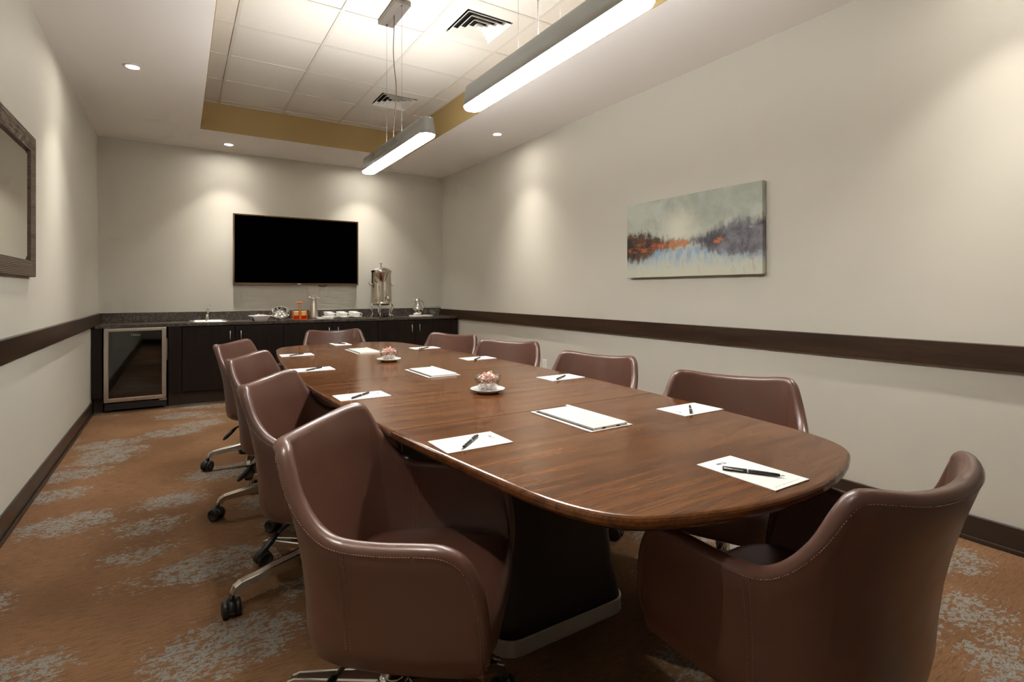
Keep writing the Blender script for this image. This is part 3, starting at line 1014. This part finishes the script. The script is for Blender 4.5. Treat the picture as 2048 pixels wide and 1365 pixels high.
for (x, y, words) in ((1.112, 1.974, 'nearer'), (1.093, 3.177, 'farther')):
    t = thing('saucer', 'white saucer under the %s glass candy bowl' % words, 'saucer', (x, y, TH + .0008), 0, 'saucers under candy bowls')
    saucer_mesh(MB()).build('plate', M['china'], t)
    t = thing('candy_bowl', 'small clear glass bowl of peppermints, the %s one on the table' % words, 'bowl', (x, y, TH + .0085), 0, 'glass candy bowls')
    MB().lathe([(.001, 0), (.034, 0), (.040, .006), (.046, .026), (.049, .036), (.054, .048), (.057, .062), (.0555, .062), (.052, .048), (.047, .036), (.044, .026), (.038, .009), (.001, .005)], 32, cap=False).build('glass', M['glass'], t)
    k = 0
    for ring_, (n, rr_, zz) in enumerate(((6, .022, .013), (7, .027, .026), (8, .033, .040), (9, .037, .054), (6, .022, .064), (3, .010, .072))):
        for i in range(n):
            a = 2 * PI * i / n + ring_ * .5
            e = thing('wrapped_candy', 'red and white peppermint in the %s glass candy bowl' % words, 'candy', (x + rr_ * math.cos(a), y + rr_ * math.sin(a), TH + .0075 + zz), 0, 'peppermints in the %s candy bowl' % words)
            e.rotation_euler = (random.uniform(-.9, .9), random.uniform(-.9, .9), random.uniform(0, 6.28))
            share('sweet', CM, e)
            share('wrapper', TM, e, scale=(.8, .8, .8))

# ------------------------------------------------------------------ things on the counter
# bowl of sweetener packets
t = thing('packet_bowl', 'white square flared bowl of sweetener packets beside the sink', 'bowl', (.768, 6.62, CZ), R(8))
MB().loops([sq(.058, 0.0), sq(.062, .002), sq(.096, .050), sq(.101, .052), sq(.096, .055), sq(.056, .010)]).build('bowl', M['china'], t)
for i in range(12):
    e = thing('sweetener_packet', ('white', 'pink', 'yellow', 'blue')[i % 4] + ' paper sweetener packet in the square bowl', 'packet', (.768 + random.uniform(-.055, .055), 6.62 + random.uniform(-.055, .055), CZ + .043 + .0045 * (i % 5)), random.uniform(0, 3.1), 'sweetener packets in the square bowl')
    e.rotation_euler[0] = random.uniform(-.5, .5)
    MB().loops([[(-.03, -.018, 0), (.03, -.018, 0), (.03, .018, 0), (-.03, .018, 0)], [(-.026, -.014, .003), (.026, -.014, .003), (.026, .014, .003), (-.026, .014, .003)]]).build('paper', PACKET[i % 4], e)

# tilted oval bowl with creamers
t = thing('oval_bowl', 'tilted oval polished steel bowl holding creamer cups', 'bowl', (.998, 6.72, CZ))
mb = MB()
prof = []
for i in range(9):
    a = PI / 2 * i / 8
    prof.append((.105 * math.sin(a) + .001, -.085 * math.cos(a)))
prof += [(.108, .004), (.104, .004)] + [(r_ * .955, z_ * .95 + .001) for r_, z_ in prof[::-1]]
mb.lathe(prof, 36, cap=False)
mb.xform(Matrix.Translation((0, .0, .082)) @ Matrix.Rotation(R(62), 4, 'X') @ Matrix.Diagonal((1, .78, .9, 1)))
mb.build('shell', M['chrome'], t)
MB().lathe([(.045, 0), (.045, .006), (.038, .012)], 20, (0, .05, 0)).build('foot_ring', M['chrome'], t)
for i, (dx, dz, dy) in enumerate(((-.060, .030, 0), (-.022, .022, -.01), (.020, .022, -.012), (.058, .032, 0), (-.042, .050, .012), (0, .052, .005), (.042, .052, .01), (-.02, .075, .03), (.025, .076, .03))):
    e = thing('creamer_cup', 'tiny white creamer cup inside the oval steel bowl', 'creamer', (.998 + dx * .85, 6.705 + dy, CZ + dz + .006), 0, 'creamer cups in the oval bowl')
    e.rotation_euler = (random.uniform(-1.2, 1.2), random.uniform(-.6, .6), 0)
    MB().lathe([(.010, -.010), (.0145, .009)], 12).build('cup', M['china'], e)
    MB().lathe([(.0165, .0092), (.0165, .0104)], 12).build('foil_lid', M['paper'], e)

# row of teaspoons
def make_spoon():
    t = empty('teaspoon')
    mb = MB()
    n = 10
    lo, hi = [], []
    for r_, z_ in ((1.0, .0062), (.7, .0025), (.3, .0006)):
        lo.append([(r_ * .0125 * math.cos(2 * PI * i / n), -.052 + r_ * .020 * math.sin(2 * PI * i / n), z_) for i in range(n)])
    mb.loops(lo + [[(p[0], p[1], p[2] + .001) for p in l] for l in lo[::-1]], True, False, False)
    mb.build('spoon_bowl', M['chrome'], t)
    MB().tube([(0, -.034, .006), (0, -.02, .009), (0, .03, .007), (0, .064, .004)], [.002, .002, .0026, .0042], 8).build('spoon_handle', M['chrome'], t)
    return t
sp0 = make_spoon()
for i in range(9):
    s_ = sp0 if i == 0 else dup(sp0)
    s_.location = (.918 + i * .0255, 6.520, CZ)
    s_.rotation_euler = (0, 0, R(random.uniform(-4, 4)))
    tag(s_, ('leftmost', 'second', 'third', 'fourth', 'middle', 'sixth', 'seventh', 'eighth', 'rightmost')[i] + (' steel teaspoon of the row laid before the oval bowl' if i in (0, 4, 8) else ' steel teaspoon from the left, before the oval bowl'), 'spoon', 'teaspoons laid in a row')

# orange tea caddy
t = thing('tea_caddy', 'orange acrylic tea caddy with a tall T-shaped handle', 'tea caddy', (1.198, 6.64, CZ))
MB().bbox(-.078, .078, -.05, .05, .0, .006, .002, 1).build('base', M['amber_solid'], t)
for x in (-.076, .070):
    MB().bbox(x, x + .006, -.05, .05, .006, .102, .001, 1).build('end_panel', M['amber_solid'], t)
MB().bbox(-.012, .012, -.052, .05, .006, .098, .001, 1).build('divider', M['amber_solid'], t)
for y in (-.050, .046):
    MB().box(-.07, .07, y, y + .004, .006, .045).build('side_panel', M['amber'], t)
MB().tube([(0, 0, .09), (0, 0, .192)], .008, 10).build('handle_post', M['amber_solid'], t)
MB().lathe([(.008, .186), (.033, .192), (.034, .198), (.030, .203), (.001, .204)], 24).build('handle_knob', M['amber_solid'], t)
for i, (x, y) in enumerate(((-.042, -.030), (-.042, -.018), (-.042, -.006), (.042, -.030), (.042, -.018), (.042, -.006))):
    e = thing('tea_bag', ('front', 'middle', 'rear')[i % 3] + ' tea bag envelope in the %s half of the orange caddy' % ('left' if i < 3 else 'right'), 'tea bag', (1.198 + x, 6.64 + y, CZ + .0065), 0, 'tea bags in the orange caddy')
    e.rotation_euler = (R(random.uniform(-4, 4)), 0, 0)
    MB().bbox(-.026, .026, -.003, .003, .001, .088 + random.uniform(-.004, .004), .0015, 1).build('envelope', PACKET[0 if i % 3 else 2], e)

# steel carafe
t = thing('steel_carafe', 'tall tapered brushed steel carafe beside the orange caddy', 'carafe', (1.362, 6.67, CZ))
MB().lathe([(.050, 0), (.054, .004), (.054, .02), (.046, .10), (.036, .18), (.030, .222), (.031, .238), (.033, .246)], 28).build('body', M['steel'], t)
MB().lathe([(.033, .246), (.031, .254), (.010, .258)], 24).build('lid', M['chrome'], t)
MB().tube([(-.026, -.006, .236), (-.042, -.008, .250), (-.054, -.010, .262)], [.012, .010, .005], 10).build('spout', M['steel'], t)
MB().tube([(.024, 0, .250), (.048, 0, .252), (.068, -.004, .232), (.082, -.006, .196), (.088, -.006, .160)], [.006, .006, .0055, .005, .0045], 8).build('handle', M['steel'], t)
MB().tube([(.015, 0, .256), (.045, 0, .262)], .005, 8).build('thumb_lever', M['chrome'], t)

# folded napkins
t = thing('folded_napkin', 'white napkins folded loosely before the steel carafe', 'napkin', (1.452, 6.505, CZ))
for k in range(3):
    L = []
    for s in range(9):
        x = -.085 + .17 * s / 8
        wv = .006 * math.sin(s * 1.3 + k)
        z = .001 + k * .009
        L.append([(x, -.045 + wv + k * .006, z), (x, .045 + wv, z), (x, .047 + wv, z + .007 + .003 * math.sin(s + k)), (x, -.047 + wv + k * .006, z + .0065 + .003 * math.sin(s * .9 + k))])
    MB().loops(L, True).build('fold', M['linen'], t)

# cups and saucers
def make_cup():
    t = empty('coffee_cup')
    MB().lathe([(.001, 0), (.026, 0), (.028, .003), (.040, .018), (.0475, .045), (.0485, .060), (.0465, .060), (.045, .045), (.037, .02), (.001, .008)], 32, cap=False).build('cup', M['china'], t)
    MB().tube([(.046, 0, .050), (.060, 0, .052), (.069, 0, .041), (.064, 0, .026), (.045, 0, .022)], .0042, 8).build('handle', M['china'], t)
    return t
cup0 = make_cup()
sa0 = None
names = ('left', 'middle', 'right')
for j, y in enumerate((6.60, 6.72)):
    for i, x in enumerate((1.548, 1.700, 1.854)):
        c = cup0 if (i, j) == (0, 0) else dup(cup0)
        xx = x + (.0 if j == 0 else -.01)
        c.location = (xx, y, CZ + .0072 + (0 if j == 0 else .0115))
        c.rotation_euler = (0, 0, R(-12))
        tag(c, 'white coffee cup, %s of the three in the %s row' % (names[i], 'front' if j == 0 else 'rear'), 'cup', 'white cups on the counter')
        s_ = thing('saucer', 'white saucer under the %s cup of the %s row' % (names[i], 'front' if j == 0 else 'rear'), 'saucer', (xx, y, CZ + (0 if j == 0 else .0115)), 0, 'white saucers on the counter')
        saucer_mesh(MB(), .072).build('plate', M['china'], s_)
        if j == 1:
            u_ = thing('saucer', 'lower white saucer under the %s cup of the rear row' % names[i], 'saucer', (xx, y, CZ), 0, 'white saucers on the counter')
            saucer_mesh(MB(), .072).build('plate', M['china'], u_)

# coffee urn
UX, UY = 2.190, 6.665
t = thing('coffee_urn', 'tall polished steel coffee urn on curved legs', 'coffee urn', (UX, UY, CZ))
MB().lathe([(.080, .150), (.118, .158), (.130, .170), (.133, .176), (.130, .182), (.131, .20), (.126, .40), (.123, .560), (.128, .566), (.130, .574), (.128, .582)], 48).build('body', M['urn'], t)
lid = MB().lathe([(.131, .582), (.131, .590), (.118, .598), (.098, .620), (.070, .634), (.030, .641), (.001, .642)], 40, cap=False).build('lid', M['chrome'], t)
MB().lathe([(.010, .640), (.006, .652), (.007, .668), (.020, .684), (.022, .690), (.012, .692)], 16).build('finial', M['chrome'], lid)
for sx in (-1, 1):
    MB().tube([(sx * .120, -.02, .420), (sx * .142, -.02, .405), (sx * .160, -.02, .415), (sx * .168, -.02, .440), (sx * .160, -.02, .452)], [.008, .007, .006, .006, .005], 8).build('handle', M['chrome'], t)
    MB().lathe([(.012, 0), (.010, .012), (.004, .016)], 10, (sx * .124, -.02, .415)).build('handle_mount', M['chrome'], t)
for a in (200, 250, 310, 350, 90):
    dx, dy = math.cos(R(a)), math.sin(R(a))
    pts = [(.110, .175), (.135, .172), (.150, .150), (.148, .110), (.130, .070), (.128, .040), (.142, .015), (.156, .010)]
    lg = MB().tube([(dx * p, dy * p * .8, z) for p, z in pts], [.016, .015, .012, .010, .008, .008, .010, .011], 10).build('leg', M['chrome'], t)
sp = MB().tube([(.035, -.120, .262), (.036, -.150, .262), (.036, -.165, .255), (.036, -.168, .215)], [.013, .012, .012, .010], 10).build('spigot', M['chrome'], t)
MB().tube([(.036, -.152, .262), (.036, -.156, .300)], [.007, .006], 8).build('spigot_stem', M['chrome'], sp)
ring_pts = [(.036 + .022 * math.cos(2 * PI * i / 12), -.157, .318 + .022 * math.sin(2 * PI * i / 12)) for i in range(13)]
MB().tube(ring_pts, .0045, 6).build('spigot_handle', M['chrome'], sp)
MB().lathe([(.030, 0), (.032, .004), (.032, .048), (.026, .052)], 20, (.045, -.04, 0)).build('fuel_burner', M['black'], t)
MB().lathe([(.006, 0), (.007, .01)], 10, (.090, -.112, .218)).build('gauge_stud', M['chrome'], t)

# polished pitcher on a cloth
t = thing('folded_cloth', 'white folded cloth under the polished pitcher', 'cloth', (2.690, 6.56, CZ))
for k in range(2):
    L = []
    for s in range(11):
        x = -.135 + .27 * s / 10
        z = .001 + k * .008
        L.append([(x, -.07 + .004 * math.sin(s * 1.7), z), (x, .085, z), (x, .085, z + .0078), (x, -.07 + .004 * math.sin(s * 1.7), z + .0065 + .0012 * math.sin(s * 1.1 + k))])
    MB().loops(L, True).build('fold', M['linen'], t)
t = thing('polished_pitcher', 'round-bodied polished chrome pitcher with loop handle', 'pitcher', (2.655, 6.60, CZ + .0185))
MB().lathe([(.045, 0), (.050, .006), (.058, .030), (.062, .065), (.058, .105), (.042, .145), (.031, .165), (.031, .178), (.036, .188)], 32).build('body', M['chrome'], t)
MB().lathe([(.036, .188), (.034, .200), (.022, .212), (.001, .216)], 24, cap=False).build('lid', M['chrome'], t)
MB().tube([(-.026, -.005, .180), (-.046, -.008, .190), (-.060, -.010, .196)], [.012, .010, .006], 10).build('spout', M['chrome'], t)
MB().tube([(.030, 0, .185), (.060, 0, .190), (.088, 0, .160), (.092, 0, .115), (.075, 0, .070), (.056, 0, .055)], [.006, .007, .007, .007, .007, .007], 10).build('handle', M['chrome'], t)
MB().tube([(.02, 0, .208), (.040, 0, .222)], .005, 8).build('thumb_lever', M['chrome'], t)

# upturned goblets
def make_goblet():
    t = empty('glass_goblet')
    MB().lathe([(.034, 0), (.037, .012), (.038, .035), (.034, .060), (.022, .078), (.006, .086), (.004, .095), (.004, .112), (.008, .118), (.030, .122), (.031, .125), (.001, .126)], 24, cap=False).build('bowl', M['glass'], t)
    MB().lathe([(.030, .1212), (.032, .1235), (.030, .126)], 24, cap=False).build('foot', M['glass'], t)
    return t
g0 = make_goblet()
for i, (x, y, w_) in enumerate(((2.862, 6.545, 'nearest the front edge'), (2.800, 6.70, 'closest to the pitcher'), (2.895, 6.70, 'in the rear row, middle'), (2.985, 6.69, 'closest to the right wall'))):
    c = g0 if i == 0 else dup(g0)
    c.location = (x, y, CZ)
    tag(c, 'upturned clear stemmed glass, the one ' + w_, 'glass', 'upturned glasses by the pitcher')

# ------------------------------------------------------------------ chairs
RIM = [  # half rim, y > 0: (x, y, z) outer edge at the top of the shell, and matching low point (x, y)
    ((-.262, .000, .814), (-.178, .000)),
    ((-.253, .103, .818), (-.172, .091)),
    ((-.232, .174, .827), (-.160, .150)),
    ((-.207, .218, .830), (-.144, .188)),
    ((-.190, .240, .820), (-.133, .207)),
    ((-.174, .255, .797), (-.121, .221)),
    ((-.146, .270, .745), (-.100, .239)),
    ((-.108, .281, .695), (-.074, .252)),
    ((-.066, .288, .660), (-.046, .260)),
    ((-.020, .291, .644), (-.015, .264)),
    ((.060, .295, .641), (.060, .271)),
    ((.135, .295, .643), (.135, .273)),
    ((.195, .293, .641), (.195, .272)),
    ((.240, .290, .620), (.235, .270)),
    ((.268, .286, .578), (.260, .268)),
    ((.284, .281, .525), (.272, .265)),
    ((.292, .274, .455), (.278, .262)),
    ((.292, .264, .400), (.279, .256)),
    ((.286, .250, .372), (.277, .246)),
]
JU = 9           # index of the seam where the back meets the arm
def crom(p0, p1, p2, p3, t):
    return tuple(0.5 * ((2 * b) + (-a + c) * t + (2 * a - 5 * b + 4 * c - d) * t * t + (-a + 3 * b - 3 * c + d) * t ** 3) for a, b, c, d in zip(p0, p1, p2, p3))
def resample(seq, sub=3):
    """catmull-rom through seq, mirrored at the first entry"""
    out = []
    n = len(seq)
    mir = lambda p: tuple([p[0], -p[1]] + list(p[2:]))
    for i in range(n - 1):
        p0 = seq[i - 1] if i > 0 else mir(seq[1])
        p3 = seq[i + 2] if i + 2 < n else tuple(2 * a - b for a, b in zip(seq[n - 1], seq[n - 2]))
        for k in range(sub):
            out.append(crom(p0, seq[i], seq[i + 1], p3, k / sub))
    out.append(seq[-1])
    return out
SUB = 3
rim_h = resample([r[0] for r in RIM], SUB)
low_h = resample([r[1] for r in RIM], SUB)
# full run from right arm front (y<0) over the back to the left arm front
rim_f = [(x, -y, z) for x, y, z in rim_h[:0:-1]] + rim_h
low_f = [(x, -y) for x, y in low_h[:0:-1]] + low_h
NC = len(rim_f)
MID = NC // 2
J0, J1 = MID - JU * SUB, MID + JU * SUB
THK = .038
def column(i):
    """profile of the padded shell at column i, from under the seat, up the outside, over the rim, down the inside"""
    r = Vector(rim_f[i])
    lx, ly = low_f[i]
    a, b = rim_f[max(i - 1, 0)], rim_f[min(i + 1, NC - 1)]
    T = (Vector(b) - Vector(a)).normalized()
    # inward direction in plan, taken from the low curve
    la, lb = low_f[max(i - 1, 0)], low_f[min(i + 1, NC - 1)]
    tx, ty = lb[0] - la[0], lb[1] - la[1]
    k = abs(i - MID) / SUB
    if k > JU + 2.5:
        n = Vector((0, -math.copysign(1, r.y), 0))
    else:
        l = math.hypot(tx, ty)
        n = Vector((ty / l, -tx / l, 0))
        if n.dot(Vector((.03 - lx, -ly, 0))) < 0:
            n = -n
        if k > JU - 1:
            w = min(1, (k - JU + 1) / 3.5)
            n = (n * (1 - w) + Vector((0, -math.copysign(1, r.y), 0)) * w).normalized()
    e = T.cross(n)
    e = e.normalized() if e.length > 1e-5 else Vector((0, 0, 1))
    if k > JU + 2.5:
        if e.x * (r.x - .10) + e.z * (r.z - .45) < 0:
            e = -e
    elif e.z < -.2 or (abs(e.z) <= .2 and e.x < 0):
        e = -e
    zlow = min(.405, r.z - .03)
    pts = []
    c0 = Vector((.05, 0, .335))
    lo = Vector((lx, ly, zlow))
    drop = max(zlow - .345, .0)
    pts.append(Vector((.05 + (lx - .05) * .15, ly * .15, .330)))
    pts.append(Vector((.05 + (lx - .05) * .70, ly * .70, .333)))
    pts.append(Vector((.05 + (lx - .05) * .88, ly * .88, .340)))
    pts.append(Vector((.05 + (lx - .05) * .965, ly * .965, .340 + drop * .35)))
    pts.append(lo)
    # outer wall, slightly hollow
    ob = r - e * (THK * .5)
    for s in (.2, .4, .6, .8, 1.0):
        p = lo.lerp(ob, s)
        hol = .016 * math.sin(PI * s) * (1 - .75 * min(1, max(0, (k - 3) / 7)))
        pts.append(p + n * hol)
    seam_i = len(pts) - 1
    cen = r - e * (THK * .5) + n * (THK * .5)
    for q in range(1, 8):
        a_ = PI * q / 8
        pts.append(cen - n * (THK * .5 * math.cos(a_)) + e * (THK * .5 * math.sin(a_)))
    ib = cen + n * (THK * .5)
    pts.append(ib)
    zin = min(.43, r.z - .035)
    li = Vector((lx, ly, zin)) + n * (THK * 1.15)
    for s in (.25, .5, .75, 1.0):
        p = ib.lerp(li, s)
        pts.append(p - n * (.012 * math.sin(PI * s)))
    return pts, n, seam_i
cols = [column(i) for i in range(NC)]
def shell_part(i0, i1):
    mb = MB()
    m_ = len(cols[0][0])
    vs, fs = [], []
    for i in range(i0, i1 + 1):
        vs += cols[i][0]
    n = i1 - i0 + 1
    for i in range(n - 1):
        for k in range(m_ - 1):
            fs.append((i * m_ + k, (i + 1) * m_ + k, (i + 1) * m_ + k + 1, i * m_ + k + 1))
    # close the free arm end
    if i0 == 0:
        fs.append(tuple(range(m_)))
    if i1 == NC - 1:
        fs.append(tuple((n - 1) * m_ + k for k in range(m_))[::-1])
    return mb.add(vs, fs, True)
def stitches():
    mb = MB()
    def dash(p, q, nrm, r=.0009):
        d = (q - p)
        s = d.cross(nrm)
        if s.length < 1e-9:
            return
        s = s.normalized() * r
        u = nrm * .0009
        mb.add([p - s, q - s, q + s, p + s, p + u, q + u], [(0, 1, 5, 4), (3, 2, 5, 4), (0, 3, 4), (1, 2, 5)])
    def run(pts, nr, pitch=.0062, duty=.6):
        acc, nxt = 0.0, 0.0
        for a, b, n in zip(pts[:-1], pts[1:], nr):
            L = (b - a).length
            if L < 1e-7:
                continue
            while nxt < acc + L:
                s0 = (nxt - acc) / L
                s1 = min(1.0, s0 + pitch * duty / L)
                dash(a.lerp(b, s0), a.lerp(b, s1), n)
                nxt += pitch
            acc += L
    rimline = [Vector(c[0][c[2]]) - c[1] * .0006 for c in cols]
    run(rimline, [-c[1] for c in cols])
    for J in (J0, J1):
        for off in (-.3, .3):
            K = J + (1 if off > 0 else -1)
            pa, pb = cols[J][0], cols[K][0]
            line = [a.lerp(b, abs(off)) for a, b in zip(pa, pb)]
            outer = line[4:cols[J][2] + 1]
            run([p - cols[J][1] * .0006 for p in outer], [-cols[J][1]] * len(outer))
            inner = line[cols[J][2] + 8:]
            run([p + cols[J][1] * .0006 for p in inner], [cols[J][1]] * len(inner))
    return mb

def make_chair():
    t = empty('office_chair')
    shell_part(J0, J1).build('backrest', M['leather'], t)
    shell_part(0, J0).build('armrest', M['leather'], t)
    shell_part(J1, NC - 1).build('armrest', M['leather'], t)
    st = stitches().build('stitching', M['thread'], t)
    st['kind'] = 'stuff'
    st['label'] = 'lighter thread stitched along the rim and seams'
    # seat cushion
    L = []
    def ring_(s, z, fx):
        pts = []
        n = 40
        for i in range(n):
            a = 2 * PI * i / n
            ca, sa = math.cos(a), math.sin(a)
            p = .42
            x = math.copysign(abs(ca) ** p, ca)
            y = math.copysign(abs(sa) ** p, sa)
            xx = .075 + (.222 if x > 0 else .215) * x * s
            yy = (.232 if x > -.2 else .232 - .05 * (-x - .2)) * y * s
            pts.append((xx + (fx if x > 0 else 0) * abs(x), yy, z))
        return pts
    for s, z, fx in ((.55, .322, 0), (.90, .330, 0), (.975, .350, 0), (1.0, .385, .002), (1.0, .425, .004), (.985, .445, .002), (.94, .458, 0), (.80, .467, 0), (.5, .470, 0), (.15, .471, 0)):
        L.append(ring_(s, z, fx))
    MB().loops(L, True).build('seat', M['leather'], t)
    # column
    MB().lathe([(.026, .160), (.026, .250), (.020, .252), (.020, .322)], 24).build('gas_column', M['chrome'], t)
    MB().bbox(-.09, .09, -.07, .07, .306, .329, .006, 2).build('tilt_mechanism', M['black'], t)
    lv = MB().tube([(-.02, -.06, .312), (-.05, -.13, .305), (-.085, -.19, .280)], [.005, .005, .006], 8).build('height_lever', M['black'], t)
    MB().tube([(-.080, -.182, .284), (-.095, -.205, .266), (-.118, -.238, .236), (-.128, -.250, .225)], [.008, .012, .012, .006], 8).build('lever_grip', M['black'], lv)
    return t
def make_base():
    """hub, five legs, five casters; returned as a list of parts without a parent"""
    parts = []
    parts.append(MB().lathe([(.030, .098), (.050, .104), (.052, .128), (.046, .152), (.034, .166), (.028, .168)], 28).build('base_hub', M['alu']))
    leg = MB()
    st = [(.036, .030, .160, .056), (.10, .026, .149, .042), (.18, .022, .136, .032), (.25, .018, .124, .026), (.285, .016, .118, .024), (.306, .0155, .107, .024), (.315, .014, .084, .022)]
    L = []
    for x, hw, zt, th in st:
        ang = 0 if x < .28 else (.35 if x < .30 else (.9 if x < .31 else 1.35))
        ca, sa = math.cos(ang), math.sin(ang)
        prof = [(-hw, 0), (-hw * .96, -.003), (-hw * .7, -th), (hw * .7, -th), (hw * .96, -.003), (hw, 0), (hw * .82, .003), (hw * .70, .0005), (-hw * .70, .0005), (-hw * .82, .003)]
        L.append([(x + dz * sa, y, zt + dz * ca) for y, dz in prof])
    leg.loops(L, False)
    lm = leg.mesh('leg', M['alu'])
    cm = MB().lathe([(.009, .062), (.009, .080), (.013, .080), (.013, .062)], 14, cap=False)
    hood = MB()
    n = 12
    for sgn in (-1, 1):
        pass
    outer, inner = [], []
    arc = [R(-5 + 190 * i / n) for i in range(n + 1)]
    ring1 = [(-.006 + .0325 * math.cos(a), .032 + .0325 * math.sin(a)) for a in arc]
    for (y0, y1) in ((-.010, .010),):
        vs = [(x, y0, z) for x, z in ring1] + [(x, y1, z) for x, z in ring1]
        k = len(ring1)
        fs = [(i, i + 1, k + i + 1, k + i) for i in range(k - 1)] + [tuple(range(k)), tuple(range(k, 2 * k))[::-1], (0, k, 2 * k - 1, k - 1)]
        hood.add(vs, fs, True)
    hood.lathe([(.010, .055), (.010, .078)], 12)
    hm = hood.mesh('caster', M['black'])
    wl = MB().lathe([(.004, -.001), (.024, .0), (.029, .002), (.031, .006), (.031, .014), (.028, .018), (.022, .019), (.021, .017), (.004, .017)], 24)
    wl.xform(Matrix.Rotation(R(90), 4, 'X'))
    wm = wl.mesh('wheel', M['black'])
    return parts, lm, hm, wm
hub_parts, LEG_M, HOOD_M, WHEEL_M = make_base()
hub_mesh = hub_parts[0].data
bpy.data.objects.remove(hub_parts[0], do_unlink=True)

def add_base(chair, base_deg, facing_deg, seed):
    rnd = random.Random(seed)
    share('base_hub', hub_mesh, chair)
    for k in range(5):
        a = R(base_deg + 72 * k - facing_deg)
        share('leg', LEG_M, chair, (0, 0, 0), (0, 0, a))
        sw = rnd.uniform(0, 6.28)
        c = share('caster', HOOD_M, chair, (.315 * math.cos(a), .315 * math.sin(a), 0), (0, 0, sw))
        w1 = share('wheel', WHEEL_M, c, (-.006, -.011, .0315))
        w2 = share('wheel', WHEEL_M, c, (-.006, .011, .0315), (0, 0, PI))
chairs = [  # x, y, facing, base angle, words
    (.478, 1.345, -38, -8, 'brown leather swivel armchair in the left foreground, stitched arm in full view'),
    (.466, 2.215, -31, 120, 'brown leather swivel armchair, second on the left side of the table'),
    (.479, 3.117, -30, 182, 'brown leather swivel armchair, third on the left side of the table'),
    (.471, 3.994, -30, 178, 'brown leather swivel armchair, farthest on the left side of the table'),
    (1.205, .640, 89, 60, 'brown leather swivel armchair at the near end, seen from behind'),
    (1.765, 1.300, 206, 20, 'brown leather swivel armchair, nearest on the right side of the table'),
    (1.775, 2.180, 198, 50, 'brown leather swivel armchair on the right side, beside the wall outlet'),
    (1.790, 3.080, 208, 10, 'brown leather swivel armchair, third from the camera on the right side'),
    (1.730, 3.860, 206, 35, 'brown leather swivel armchair, farthest on the right side of the table'),
    (1.175, 4.745, 267, 15, 'brown leather swivel armchair at the far end before the cabinets'),
]
ch0 = make_chair()
copies = [ch0] + [dup(ch0) for _ in chairs[1:]]
for i, (x, y, fa, ba, lab) in enumerate(chairs):
    c = copies[i]
    c.location = (x, y, 0)
    c.rotation_euler = (0, 0, R(fa))
    tag(c, lab, 'chair', 'leather chairs around the conference table')
    add_base(c, ba, fa, i)
